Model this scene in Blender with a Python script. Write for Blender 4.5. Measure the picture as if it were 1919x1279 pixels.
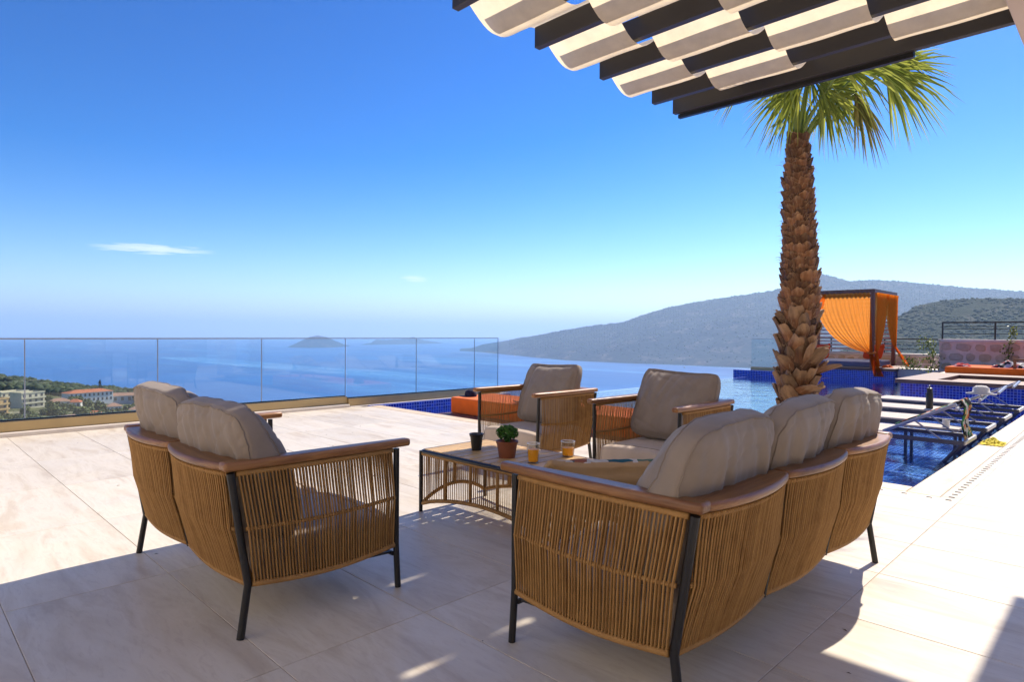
import bpy, math, random
import numpy as np
from mathutils import Vector, Matrix, noise
R = math.radians
PI = math.pi
for o in list(bpy.data.objects): bpy.data.objects.remove(o)
scene = bpy.context.scene
COL = scene.collection

# ---------------------------------------------------------------- camera
# world: x runs along the pool's long side, y towards the glass fence, z up; the eye stands at (0, 0, 1.14)
EYE = Vector((0, 0, 1.14))
RT = Vector((0.7055, -0.7086, 0.0074)).normalized()
FW = Vector((0.7086, 0.7054, -0.0130)).normalized()
UP = RT.cross(FW).normalized()
RT = FW.cross(UP).normalized()
camd = bpy.data.cameras.new('camera')
cam = bpy.data.objects.new('camera', camd)
COL.objects.link(cam)
M = Matrix((RT, UP, -FW)).transposed().to_4x4()
M.translation = EYE
cam.matrix_world = M
camd.sensor_width = 36
camd.lens = 36 * 1186 / 1919
camd.clip_start = 0.05
camd.clip_end = 200000
scene.camera = cam

# ---------------------------------------------------------------- sky, sun, exposure
SUN = Vector((0.95, 0.076, 1.0)).normalized()           # towards the sun
world = bpy.data.worlds.new('World')
scene.world = world
world.use_nodes = True
wt = world.node_tree
wt.nodes.clear()
def wn(t, **k):
    n = wt.nodes.new(t)
    for a, v in k.items(): setattr(n, a, v)
    return n
wl = wt.links.new
w_out = wn('ShaderNodeOutputWorld')
w_bg = wn('ShaderNodeBackground')
w_bg.inputs[1].default_value = 0.074
sky = wn('ShaderNodeTexSky', sky_type='NISHITA', sun_disc=False)
sky.sun_elevation = math.asin(SUN.z)
sky.sun_rotation = math.atan2(SUN.x, SUN.y)
sky.altitude = 250
sky.air_density = 1.0
sky.dust_density = 0.3
sky.ozone_density = 2.0
tc = wn('ShaderNodeTexCoord')
vmax = wn('ShaderNodeVectorMath', operation='MAXIMUM')
vmax.inputs[1].default_value = (-1, -1, 0.004)
wl(tc.outputs['Generated'], vmax.inputs[0])
wl(vmax.outputs[0], sky.inputs[0])
hsv = wn('ShaderNodeHueSaturation')
hsv.inputs['Saturation'].default_value = 1.36
hsv.inputs['Hue'].default_value = 0.510
sdn = wn('ShaderNodeVectorMath', operation='SCALE'); sdn.inputs['Scale'].default_value = 1 / 7.0
sgm = wn('ShaderNodeGamma'); sgm.inputs['Gamma'].default_value = 1.45
sup = wn('ShaderNodeVectorMath', operation='SCALE'); sup.inputs['Scale'].default_value = 7.0
wl(sky.outputs[0], sdn.inputs[0]); wl(sdn.outputs[0], sgm.inputs[0]); wl(sgm.outputs[0], sup.inputs[0])
wl(sup.outputs[0], hsv.inputs['Color'])
# two thin wisps of cloud
def wisp(px, py, wid, hei, amount, prev):
    d = (FW + RT * ((px - 959.5) / 1186) - UP * ((py - 639.5) / 1186)).normalized()
    r = d.cross(Vector((0, 0, 1))).normalized()
    u = r.cross(d)
    def dot(v, s):
        n = wn('ShaderNodeVectorMath', operation='DOT_PRODUCT')
        n.inputs[1].default_value = tuple(v / s)
        wl(tc.outputs['Generated'], n.inputs[0])
        return n.outputs['Value']
    def m(op, a, b):
        n = wn('ShaderNodeMath', operation=op)
        for i, x in enumerate((a, b)):
            if isinstance(x, (int, float)): n.inputs[i].default_value = x
            else: wl(x, n.inputs[i])
        return n.outputs[0]
    nz = wn('ShaderNodeTexNoise')
    nz.inputs['Scale'].default_value = 60
    nz.inputs['Detail'].default_value = 5
    mp = wn('ShaderNodeMapping'); mp.inputs['Scale'].default_value = (0.5, 0.5, 6)
    wl(tc.outputs['Generated'], mp.inputs[0]); wl(mp.outputs[0], nz.inputs[0])
    a2 = m('POWER', m('ABSOLUTE', dot(r, wid), 0), 2.0)
    b0 = m('ADD', dot(u, hei), m('MULTIPLY', m('SUBTRACT', nz.outputs[0], 0.5), 3.2))
    b2 = m('POWER', m('ABSOLUTE', b0, 0), 2.0)
    e = m('MAXIMUM', m('SUBTRACT', 1.0, m('ADD', a2, b2)), 0.0)
    front = m('GREATER_THAN', dot(d, 1.0), 0.5)
    f = m('MULTIPLY', m('MULTIPLY', e, amount), front)
    mx = wn('ShaderNodeMix', data_type='RGBA')
    wl(f, mx.inputs[0]); wl(prev, mx.inputs[6])
    mx.inputs[7].default_value = (8.5, 8.6, 9.2, 1)
    return mx.outputs[2]
c = wisp(288, 467, 0.078, 0.0065, 0.6, hsv.outputs[0])
c = wisp(775, 523, 0.024, 0.0045, 0.45, c)
wl(c, w_bg.inputs[0])
wl(w_bg.outputs[0], w_out.inputs[0])

sund = bpy.data.lights.new('sun', 'SUN')
sund.energy = 3.1
sund.angle = R(0.53)
sund.color = (1.0, 0.90, 0.76)
sun = bpy.data.objects.new('sun', sund)
COL.objects.link(sun)
sun.rotation_euler = (-SUN).to_track_quat('-Z', 'Y').to_euler()
sun.location = (30, 3, 40)

scene.render.engine = 'CYCLES'
vs = scene.view_settings
vs.view_transform = 'Standard'
vs.look = 'None'
vs.exposure = 1.24
vs.gamma = 1.0
vs.use_curve_mapping = False
cy = scene.cycles
cy.use_denoising = True
cy.max_bounces = 12
cy.diffuse_bounces = 4
cy.glossy_bounces = 4
cy.transmission_bounces = 6
cy.transparent_max_bounces = 24
cy.volume_bounces = 6
cy.caustics_reflective = False
cy.caustics_refractive = False
cy.sample_clamp_indirect = 6

# ---------------------------------------------------------------- helpers
def ray(px, py):
    return (FW + RT * ((px - 959.5) / 1186) - UP * ((py - 639.5) / 1186))
class MB:
    """collects vertices and faces of one mesh"""
    def __init__(s): s.v = []; s.f = []
    def add(s, v, f):
        n = len(s.v); s.v += [tuple(x) for x in v]; s.f += [tuple(i + n for i in q) for q in f]; return s
    def box(s, a, b):
        x0, y0, z0 = a; x1, y1, z1 = b
        return s.add([(x0,y0,z0),(x1,y0,z0),(x1,y1,z0),(x0,y1,z0),(x0,y0,z1),(x1,y0,z1),(x1,y1,z1),(x0,y1,z1)],
                     [(0,3,2,1),(4,5,6,7),(0,1,5,4),(1,2,6,5),(2,3,7,6),(3,0,4,7)])
    def tube(s, pts, r, n=8, caps=True):
        """round bar along a polyline; r is a number or a list"""
        pts = [Vector(p) for p in pts]
        rs = r if isinstance(r, (list, tuple)) else [r] * len(pts)
        V = []; F = []
        t0 = (pts[1] - pts[0]).normalized()
        ref = Vector((0, 0, 1)) if abs(t0.z) < 0.9 else Vector((1, 0, 0))
        a = t0.cross(ref).normalized()
        for i, p in enumerate(pts):
            t = (pts[min(i + 1, len(pts) - 1)] - pts[max(i - 1, 0)]).normalized()
            a = (a - t * a.dot(t)).normalized()
            b = t.cross(a)
            for k in range(n):
                an = 2 * PI * k / n
                V.append(p + (a * math.cos(an) + b * math.sin(an)) * rs[i])
        for i in range(len(pts) - 1):
            for k in range(n):
                k2 = (k + 1) % n
                F.append((i * n + k, i * n + k2, (i + 1) * n + k2, (i + 1) * n + k))
        if caps:
            F.append(tuple(range(n - 1, -1, -1)))
            F.append(tuple((len(pts) - 1) * n + k for k in range(n)))
        return s.add(V, F)
    def lathe(s, prof, n=24, c=(0, 0, 0)):
        V = []; F = []
        for (r, z) in prof:
            for k in range(n):
                a = 2 * PI * k / n
                V.append((c[0] + r * math.cos(a), c[1] + r * math.sin(a), c[2] + z))
        for i in range(len(prof) - 1):
            for k in range(n):
                k2 = (k + 1) % n
                F.append((i * n + k, i * n + k2, (i + 1) * n + k2, (i + 1) * n + k))
        return s.add(V, F)
    def prism(s, poly, z0, z1):
        n = len(poly)
        V = [(x, y, z0) for x, y in poly] + [(x, y, z1) for x, y in poly]
        F = [tuple(range(n - 1, -1, -1)), tuple(range(n, 2 * n))]
        F += [(i, (i + 1) % n, n + (i + 1) % n, n + i) for i in range(n)]
        return s.add(V, F)
    def xf(s, m):
        s.v = [tuple(m @ Vector(p)) for p in s.v]; return s
    def mesh(s, name, mat, smooth=False):
        me = bpy.data.meshes.new(name)
        me.from_pydata(s.v, [], s.f)
        if mat: me.materials.append(mat)
        if smooth: me.polygons.foreach_set('use_smooth', [True] * len(me.polygons))
        me.update()
        return me
    def build(s, name, mat, parent=None, smooth=False, bevel=0, seg=2, kind=None, label=None, auto=None):
        o = bpy.data.objects.new(name, s.mesh(name, mat, smooth))
        COL.objects.link(o)
        o.parent = parent
        if bevel:
            b = o.modifiers.new('bevel', 'BEVEL'); b.width = bevel; b.segments = seg; b.limit_method = 'ANGLE'; b.angle_limit = R(35)
        if auto:
            o.data.polygons.foreach_set('use_smooth', [True] * len(o.data.polygons))
            o.data.set_sharp_from_angle(angle=R(auto))
        if kind: o['kind'] = kind
        if label: o['label'] = label
        return o
def np_mesh(name, v, f, mat, smooth=False, parent=None, kind=None):
    me = bpy.data.meshes.new(name)
    v = np.asarray(v, np.float32); f = np.asarray(f, np.int32)
    me.vertices.add(len(v)); me.vertices.foreach_set('co', v.ravel())
    k = f.shape[1]
    me.loops.add(f.size); me.loops.foreach_set('vertex_index', f.ravel())
    me.polygons.add(len(f)); me.polygons.foreach_set('loop_start', np.arange(len(f), dtype=np.int32) * k)
    me.polygons.foreach_set('loop_total', np.full(len(f), k, np.int32))
    me.update(calc_edges=True); me.validate()
    if smooth: me.polygons.foreach_set('use_smooth', [True] * len(f))
    me.materials.append(mat)
    o = bpy.data.objects.new(name, me); COL.objects.link(o); o.parent = parent
    if kind: o['kind'] = kind
    return o
def link_mesh(name, me, parent=None, m=None):
    o = bpy.data.objects.new(name, me); COL.objects.link(o); o.parent = parent
    if m is not None: o.matrix_local = m
    return o
def thing(name, label, cat, loc=(0, 0, 0), rz=0, group=None):
    o = bpy.data.objects.new(name, None); COL.objects.link(o)
    o.empty_display_size = 0.1
    o.location = loc; o.rotation_euler = (0, 0, rz); o['label'] = label; o['category'] = cat
    if group: o['group'] = group
    return o
def tag(o, label, cat, group=None):
    o['label'] = label; o['category'] = cat
    if group: o['group'] = group
    return o
def copy_tree(o, parent=None):
    kids = list(o.children)
    c = o.copy(); COL.objects.link(c); c.parent = parent
    for k in kids: copy_tree(k, c)
    return c
def struct(o): o['kind'] = 'structure'; return o

# ---------------------------------------------------------------- materials
def new_mat(name):
    m = bpy.data.materials.new(name); m.use_nodes = True
    t = m.node_tree; t.nodes.clear()
    out = t.nodes.new('ShaderNodeOutputMaterial')
    return m, t, out
class NT:
    def __init__(s, t): s.t = t
    def n(s, typ, **k):
        n = s.t.nodes.new('ShaderNode' + typ)
        for a, v in k.items(): setattr(n, a, v)
        return n
    def l(s, a, b): s.t.links.new(a, b)
    def coord(s, kind='Object', scale=(1, 1, 1), rot=(0, 0, 0)):
        c = s.n('TexCoord'); m = s.n('Mapping')
        m.inputs['Scale'].default_value = scale; m.inputs['Rotation'].default_value = rot
        s.l(c.outputs[kind], m.inputs[0]); return m.outputs[0]
    def worldpos(s, scale=(1, 1, 1)):
        g = s.n('NewGeometry'); m = s.n('Mapping'); m.inputs['Scale'].default_value = scale
        s.l(g.outputs['Position'], m.inputs[0]); return m.outputs[0]
    def noise(s, vec, scale, detail=4, rough=0.55, dist=0.0):
        n = s.n('TexNoise'); n.inputs['Scale'].default_value = scale; n.inputs['Detail'].default_value = detail
        n.inputs['Roughness'].default_value = rough; n.inputs['Distortion'].default_value = dist
        if vec is not None: s.l(vec, n.inputs['Vector'])
        return n.outputs[0]
    def ramp(s, fac, stops):
        r = s.n('ValToRGB'); e = r.color_ramp.elements
        while len(e) < len(stops): e.new(0.5)
        for k, (p, c) in zip(e, stops): k.position = p; k.color = (*c, 1) if len(c) == 3 else c
        s.l(fac, r.inputs[0]); return r.outputs[0]
    def mix(s, fac, a, b, blend='MIX'):
        m = s.n('Mix', data_type='RGBA', blend_type=blend)
        for i, x in ((0, fac), (6, a), (7, b)):
            if isinstance(x, (int, float)): m.inputs[i].default_value = x
            elif isinstance(x, tuple): m.inputs[i].default_value = (*x, 1) if len(x) == 3 else x
            else: s.l(x, m.inputs[i])
        return m.outputs[2]
    def math(s, op, a, b=0.0):
        m = s.n('Math', operation=op)
        for i, x in enumerate((a, b)):
            if isinstance(x, (int, float)): m.inputs[i].default_value = x
            else: s.l(x, m.inputs[i])
        return m.outputs[0]
    def bump(s, h, strength=0.3, dist=0.01):
        b = s.n('Bump'); b.inputs['Strength'].default_value = strength; b.inputs['Distance'].default_value = dist
        s.l(h, b.inputs['Height']); return b.outputs[0]
    def bsdf(s, out, color, rough=0.6, normal=None, metal=0.0, spec=0.5, sheen=0.0, trans=None):
        p = s.n('BsdfPrincipled')
        for k, x in (('Base Color', color), ('Roughness', rough), ('Metallic', metal)):
            if isinstance(x, (int, float)): p.inputs[k].default_value = x
            elif isinstance(x, tuple): p.inputs[k].default_value = (*x, 1)
            else: s.l(x, p.inputs[k])
        p.inputs['Specular IOR Level'].default_value = spec
        p.inputs['Sheen Weight'].default_value = sheen
        if normal is not None: s.l(normal, p.inputs['Normal'])
        if out is not None: s.l(p.outputs[0], out.inputs[0])
        return p
def simple(name, col, rough=0.6, metal=0.0, var=0.12, scale=8.0, bump=0.0, bscale=60.0, spec=0.5, sheen=0.0):
    m, t, out = new_mat(name); q = NT(t)
    v = q.coord()
    n = q.noise(v, scale, 5)
    lo = tuple(c * (1 - var) for c in col); hi = tuple(min(1, c * (1 + var)) for c in col)
    c = q.ramp(n, [(0.3, lo), (0.7, hi)])
    nor = q.bump(q.noise(v, bscale, 4), bump, 0.01) if bump else None
    q.bsdf(out, c, rough, nor, metal, spec, sheen)
    return m
def wood(name, dark, light, axis=0, scale=1.0, rough=0.45, gloss=0.5):
    m, t, out = new_mat(name); q = NT(t)
    sc = [14, 14, 14]; sc[axis] = 1.1
    v = q.coord(scale=tuple(x * scale for x in sc))
    oi = q.n('ObjectInfo')
    off = q.n('VectorMath', operation='ADD'); q.l(v, off.inputs[0])
    sc2 = q.n('VectorMath', operation='SCALE'); sc2.inputs[0].default_value = (9, 5, 7); q.l(oi.outputs['Random'], sc2.inputs['Scale'])
    q.l(sc2.outputs[0], off.inputs[1])
    n1 = q.noise(off.outputs[0], 1.6, 6, 0.6, 1.2)
    n2 = q.noise(off.outputs[0], 9, 3, 0.6)
    c = q.ramp(n1, [(0.38, dark), (0.5, tuple((a + b) / 2 for a, b in zip(dark, light))), (0.62, light)])
    c = q.mix(0.35, c, q.ramp(n2, [(0.35, dark), (0.65, light)]))
    tint = q.n('HueSaturation'); q.l(c, tint.inputs['Color'])
    q.l(q.math('ADD', q.math('MULTIPLY', oi.outputs['Random'], 0.3), 0.85), tint.inputs['Value'])
    q.bsdf(out, tint.outputs[0], rough, q.bump(n2, 0.25, 0.003), spec=gloss)
    return m
MT = {}
def floor_tile_mat():
    m, t, out = new_mat('porcelain_tile'); q = NT(t)
    v = q.worldpos(scale=(1.0, 1.0, 1.0))
    oi = q.n('ObjectInfo')
    sh = q.n('VectorMath', operation='SCALE'); sh.inputs[0].default_value = (37, 53, 11); q.l(oi.outputs['Random'], sh.inputs['Scale'])
    ad = q.n('VectorMath', operation='ADD'); q.l(v, ad.inputs[0]); q.l(sh.outputs[0], ad.inputs[1])
    st = q.n('Mapping'); st.inputs['Scale'].default_value = (5.0, 1.0, 1.0); st.inputs['Rotation'].default_value = (0, 0, 0.25); q.l(ad.outputs[0], st.inputs[0])
    n1 = q.noise(st.outputs[0], 1.1, 7, 0.62, 0.8)
    n2 = q.noise(ad.outputs[0], 3.0, 5, 0.6)
    n3 = q.noise(st.outputs[0], 7.0, 5, 0.65, 1.5)
    c = q.ramp(n1, [(0.34, (0.55, 0.465, 0.36)), (0.45, (0.64, 0.565, 0.455)), (0.55, (0.69, 0.62, 0.515)), (0.67, (0.59, 0.505, 0.39))])
    c = q.mix(q.ramp(n3, [(0.52, (0, 0, 0)), (0.70, (0.32, 0.32, 0.32))]), c, (0.44, 0.35, 0.28))
    hs = q.n('HueSaturation'); q.l(c, hs.inputs['Color'])
    q.l(q.math('ADD', q.math('MULTIPLY', oi.outputs['Random'], 0.12), 0.93), hs.inputs['Value'])
    ro = q.ramp(n2, [(0.3, (0.34,) * 3), (0.7, (0.50,) * 3)])
    q.bsdf(out, hs.outputs[0], ro, q.bump(n3, 0.08, 0.002), spec=0.28)
    return m
MT['tile'] = floor_tile_mat()
MT['grout'] = simple('grout', (0.42, 0.33, 0.235), 0.9, var=0.25, scale=12)
def travertine():
    m, t, out = new_mat('travertine'); q = NT(t)
    v = q.worldpos(scale=(1.6, 9, 3))
    n1 = q.noise(v, 1.4, 7, 0.65, 0.7); n2 = q.noise(v, 6, 5, 0.6)
    c = q.ramp(n1, [(0.25, (0.52, 0.37, 0.22)), (0.5, (0.66, 0.53, 0.37)), (0.75, (0.72, 0.62, 0.48))])
    c = q.mix(q.ramp(n2, [(0.6, (0, 0, 0)), (0.75, (0.5, 0.5, 0.5))]), c, (0.42, 0.26, 0.13))
    q.bsdf(out, c, 0.55, q.bump(n2, 0.2, 0.003))
    return m
MT['travertine'] = travertine()
def mosaic(name, size=0.05, dark=(0.008, 0.014, 0.24), light=(0.014, 0.06, 0.58), grout=(0.36, 0.44, 0.82), joint=0.07):
    m, t, out = new_mat(name); q = NT(t)
    g = q.n('NewGeometry'); sp = q.n('SeparateXYZ'); q.l(g.outputs['Position'], sp.inputs[0])
    sn = q.n('SeparateXYZ'); q.l(g.outputs['Normal'], sn.inputs[0])
    cell = []
    lines = []
    for i in range(3):
        a = q.math('DIVIDE', sp.outputs[i], size)
        cell.append(q.math('FLOOR', q.math('ADD', a, 0.013)))
        fr = q.math('FRACT', q.math('ADD', a, 0.013))
        e = q.math('LESS_THAN', q.math('MINIMUM', fr, q.math('SUBTRACT', 1.0, fr)), joint)
        flat = q.math('LESS_THAN', q.math('ABSOLUTE', sn.outputs[i]), 0.7)
        lines.append(q.math('MULTIPLY', e, flat))
    gm = q.math('MAXIMUM', lines[0], q.math('MAXIMUM', lines[1], lines[2]))
    cb = q.n('CombineXYZ')
    for i in range(3): q.l(cell[i], cb.inputs[i])
    wn_ = q.n('TexWhiteNoise'); q.l(cb.outputs[0], wn_.inputs[0])
    c = q.ramp(wn_.outputs[0], [(0.0, dark), (0.55, tuple((a + b) / 2 for a, b in zip(dark, light))), (1.0, light)])
    c = q.mix(gm, c, grout)
    ro = q.mix(gm, (0.12,) * 3, (0.8,) * 3)
    q.bsdf(out, c, ro, q.bump(q.math('SUBTRACT', 1.0, gm), 0.4, 0.002))
    return m
MT['mosaic'] = mosaic('blue_mosaic')
MT['mosaic_floor'] = mosaic('blue_mosaic_floor', 0.05, (0.010, 0.045, 0.42), (0.02, 0.15, 0.80), (0.50, 0.68, 1.0), 0.06)
def clear_glass(name, tint, ior=1.45, rough=0.0, wave=0.0, wscale=3.0, boost=1.0):
    """thin clear sheet: what is behind it shows through, its face mirrors by angle"""
    m, t, out = new_mat(name); q = NT(t)
    g = q.n('NewGeometry')
    tr = q.n('BsdfTransparent'); tr.inputs[0].default_value = (*tint, 1)
    gl = q.n('BsdfGlossy'); gl.inputs['Roughness'].default_value = rough; gl.inputs[0].default_value = (1, 1, 1, 1)
    nrm = g.outputs['Normal']
    if wave:
        v = q.worldpos()
        h = q.math('ADD', q.noise(v, wscale, 4, 0.55, 0.6), q.math('MULTIPLY', q.noise(v, wscale * 4.5, 3), 0.25))
        nrm = q.bump(h, 1.0, wave)
        q.l(nrm, gl.inputs['Normal'])
    dp = q.n('VectorMath', operation='DOT_PRODUCT'); q.l(nrm, dp.inputs[0]); q.l(g.outputs['Incoming'], dp.inputs[1])
    f0 = ((ior - 1) / (ior + 1)) ** 2
    x = q.math('POWER', q.math('SUBTRACT', 1.0, q.math('MINIMUM', q.math('ABSOLUTE', dp.outputs['Value']), 1.0)), 5.0)
    f = q.math('MULTIPLY', q.math('ADD', q.math('MULTIPLY', x, 1 - f0), f0), boost)
    mx = q.n('MixShader'); q.l(f, mx.inputs[0]); q.l(tr.outputs[0], mx.inputs[1]); q.l(gl.outputs[0], mx.inputs[2])
    q.l(mx.outputs[0], out.inputs[0])
    return m
MT['glass'] = clear_glass('balustrade_glass', (0.90, 0.955, 0.965))
MT['tumbler'] = clear_glass('tumbler_glass', (0.95, 0.96, 0.96))
MT['pool_water'] = clear_glass('pool_water', (0.60, 0.80, 0.95), 1.33, 0.0, 0.012, 2.6)
MT['gold'] = simple('champagne_aluminium', (0.50, 0.36, 0.17), 0.38, 0.35, 0.06, 3)
MT['white_stone'] = simple('white_stone', (0.66, 0.58, 0.49), 0.6, var=0.08, scale=6, bump=0.1)
MT['black'] = simple('black_metal', (0.012, 0.011, 0.011), 0.38, 0.0, 0.2, 5)
MT['darkbeam'] = simple('anthracite_beam', (0.030, 0.027, 0.027), 0.45, 0.0, 0.12, 2)
MT['chrome'] = simple('rail_steel', (0.42, 0.42, 0.42), 0.3, 0.8, 0.05)
MT['rubber'] = simple('black_gasket', (0.01, 0.01, 0.01), 0.7)
MT['slot'] = simple('slot_dark', (0.012, 0.010, 0.008), 0.9)
def rope_mat(name, base, hi, scale=520):
    m, t, out = new_mat(name); q = NT(t)
    v = q.coord()
    tw = q.n('TexWave', wave_type='BANDS', bands_direction='DIAGONAL'); tw.inputs['Scale'].default_value = scale / 12; tw.inputs['Distortion'].default_value = 6.0
    q.l(v, tw.inputs[0])
    n = q.noise(v, 22, 5, 0.6); n2 = q.noise(v, 140, 3)
    gi = q.n('NewGeometry')
    c = q.ramp(q.math('ADD', q.math('MULTIPLY', n, 0.6), q.math('MULTIPLY', gi.outputs['Random Per Island'], 0.4)), [(0.25, tuple(x * 0.8 for x in base)), (0.5, tuple((a_ + b_) / 2 for a_, b_ in zip(base, hi))), (0.75, hi)])
    c = q.mix(q.math('MULTIPLY', tw.outputs[1], 0.12), c, tuple(x * 0.55 for x in base))
    c = q.mix(q.math('MULTIPLY', n2, 0.3), c, hi)
    q.bsdf(out, c, 0.75, q.bump(n2, 0.4, 0.002), spec=0.25)
    return m
MT['rope'] = rope_mat('rope', (0.25, 0.122, 0.038), (0.43, 0.24, 0.085))
MT['teak'] = wood('teak', (0.16, 0.062, 0.020), (0.36, 0.168, 0.058), 0, 1.0, 0.38)
MT['teak_y'] = wood('teak_along', (0.16, 0.062, 0.020), (0.36, 0.168, 0.058), 1, 1.0, 0.38)
MT['plank'] = wood('table_plank', (0.46, 0.26, 0.085), (0.70, 0.46, 0.19), 0, 1.0, 0.5)
MT['deckwood'] = wood('deck_wood', (0.13, 0.055, 0.032), (0.25, 0.125, 0.075), 1, 0.7, 0.55)
MT['brownwood'] = wood('brown_wood', (0.15, 0.062, 0.034), (0.27, 0.125, 0.07), 2, 0.7, 0.55)
def fabric(name, col, rough=0.85, weave=900, var=0.10, trans=0.0):
    m, t, out = new_mat(name); q = NT(t)
    v = q.coord()
    n = q.noise(v, 7, 5, 0.6); w = q.noise(v, weave, 2)
    c = q.ramp(n, [(0.3, tuple(x * (1 - var) for x in col)), (0.7, tuple(min(1, x * (1 + var)) for x in col))])
    c = q.mix(q.math('MULTIPLY', w, 0.25), c, tuple(x * 0.7 for x in col))
    fold = q.noise(v, 16, 4, 0.5, 1.0)
    h = q.math('ADD', q.math('MULTIPLY', w, 0.10), fold)
    p = q.bsdf(None if trans else out, c, rough, q.bump(h, 0.18, 0.01), spec=0.2, sheen=0.15)
    if trans:
        tl = q.n('BsdfTranslucent'); q.l(c, tl.inputs[0])
        mx = q.n('MixShader'); mx.inputs[0].default_value = trans
        q.l(p.outputs[0], mx.inputs[1]); q.l(tl.outputs[0], mx.inputs[2]); q.l(mx.outputs[0], out.inputs[0])
    return m
MT['taupe'] = fabric("taupe_fabric", (0.275, 0.224, 0.185))
MT['seat'] = fabric('seat_fabric', (0.52, 0.42, 0.335))
MT['piping'] = fabric('piping_fabric', (0.24, 0.19, 0.15))
MT['canopy'] = fabric('canopy_fabric', (0.92, 0.78, 0.58), trans=0.50)
MT['orange'] = fabric('orange_fabric', (0.92, 0.17, 0.016))
MT['orange2'] = fabric('orange_pillow', (0.85, 0.09, 0.010))
MT['greyblue'] = fabric('grey_mattress', (0.20, 0.19, 0.24))
MT['pink_towel'] = fabric('pale_pink_towel', (0.62, 0.42, 0.34))
MT['navy'] = fabric('navy_cotton', (0.010, 0.014, 0.05))
def sheer(name, col):
    m, t, out = new_mat(name); q = NT(t)
    v = q.coord(scale=(1, 1, 0.12)); n = q.noise(v, 30, 4)
    c = q.ramp(n, [(0.3, tuple(x * 0.85 for x in col)), (0.7, col)])
    d = q.n('BsdfDiffuse'); q.l(c, d.inputs[0])
    tl = q.n('BsdfTranslucent'); q.l(c, tl.inputs[0])
    tr = q.n('BsdfTransparent'); tr.inputs[0].default_value = (1.0, 0.62, 0.25, 1)
    a = q.n('MixShader'); a.inputs[0].default_value = 0.82; q.l(d.outputs[0], a.inputs[1]); q.l(tl.outputs[0], a.inputs[2])
    b = q.n('MixShader'); b.inputs[0].default_value = 0.28; q.l(a.outputs[0], b.inputs[1]); q.l(tr.outputs[0], b.inputs[2])
    q.l(b.outputs[0], out.inputs[0]); return m
MT['sheer'] = sheer('orange_voile', (1.0, 0.35, 0.045))
def print_mat(name, cols, scale=14):
    m, t, out = new_mat(name); q = NT(t)
    vo = q.n('TexVoronoi'); vo.inputs['Scale'].default_value = scale; q.l(q.coord(), vo.inputs[0])
    r = q.n('ValToRGB'); r.color_ramp.interpolation = 'CONSTANT'; e = r.color_ramp.elements
    while len(e) < len(cols): e.new(0.5)
    for i, (k, c) in enumerate(zip(e, cols)): k.position = i / len(cols); k.color = (*c, 1)
    s = q.n('SeparateColor'); q.l(vo.outputs['Color'], s.inputs[0]); q.l(s.outputs[0], r.inputs[0])
    q.bsdf(out, r.outputs[0], 0.85, spec=0.2); return m
MT['printed'] = print_mat('printed_cushion', [(0.62, 0.55, 0.46), (0.02, 0.09, 0.11), (0.30, 0.10, 0.05), (0.55, 0.50, 0.42), (0.10, 0.16, 0.10)], 11)
MT['tropic'] = print_mat('tropical_print', [(0.02, 0.02, 0.02), (0.03, 0.16, 0.05), (0.55, 0.36, 0.14), (0.02, 0.02, 0.025), (0.50, 0.13, 0.07), (0.45, 0.44, 0.40)], 17)
MT['zebra'] = print_mat('white_black_print', [(0.65, 0.62, 0.58), (0.60, 0.55, 0.52), (0.03, 0.03, 0.04), (0.45, 0.08, 0.08)], 16)
def house_wall_mat(name, col): return simple(name, col, 0.85, 0, 0.08, 1.2, 0.1, 30)
MT['plaster'] = house_wall_mat('beige_plaster', (0.60, 0.49, 0.42))
MT['whitewall'] = house_wall_mat('white_plaster', (0.80, 0.745, 0.67))

# ================================================================ TERRACE FLOOR
PU, PV = 5.52, 1.208          # pool's near corner
DU, DV = 5.19, 0.878          # where the paving ends and the drain strip starts
TU, TV = 0.605, 1.1735        # paving pitch
floor = MB().prism([(-5, -4.5), (24, -4.5), (24, DV), (DU, DV), (DU, 8.42), (-5, 8.42)], -0.30, -0.0022).build('terrace_floor', MT['grout'])
struct(floor)
def seen(x, y, z=0.0, m=90):
    d = Vector((x, y, z)) - EYE; w = d.dot(FW)
    if w < 0.15: return False
    px = 959.5 + 1186 * d.dot(RT) / w; py = 639.5 - 1186 * d.dot(UP) / w
    return -m < px < 1919 + m and -m < py < 1279 + m
tile_mesh = {}
def tile_piece(x0, y0, x1, y1, z=0.0):
    w, h = round(x1 - x0, 4), round(y1 - y0, 4)
    if (w, h) not in tile_mesh:
        g = 0.0016; c = 0.0012
        b = MB(); X0, X1, Y0, Y1 = g, w - g, g, h - g
        b.add([(X0, Y0, -0.012), (X1, Y0, -0.012), (X1, Y1, -0.012), (X0, Y1, -0.012),
               (X0, Y0, -c), (X1, Y0, -c), (X1, Y1, -c), (X0, Y1, -c),
               (X0 + c, Y0 + c, 0), (X1 - c, Y0 + c, 0), (X1 - c, Y1 - c, 0), (X0 + c, Y1 - c, 0)],
              [(0, 1, 5, 4), (1, 2, 6, 5), (2, 3, 7, 6), (3, 0, 4, 7), (4, 5, 9, 8), (5, 6, 10, 9), (6, 7, 11, 10), (7, 4, 8, 11), (8, 9, 10, 11)])
        tile_mesh[(w, h)] = b.mesh('tile', MT['tile'])
    return link_mesh('tile', tile_mesh[(w, h)], floor, Matrix.Translation((x0, y0, z)))
rest = MB()
xs = [2.777 + TU * k for k in range(-13, 36)]
ys = [0.877 + TV * k for k in range(-5, 8)]
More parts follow.
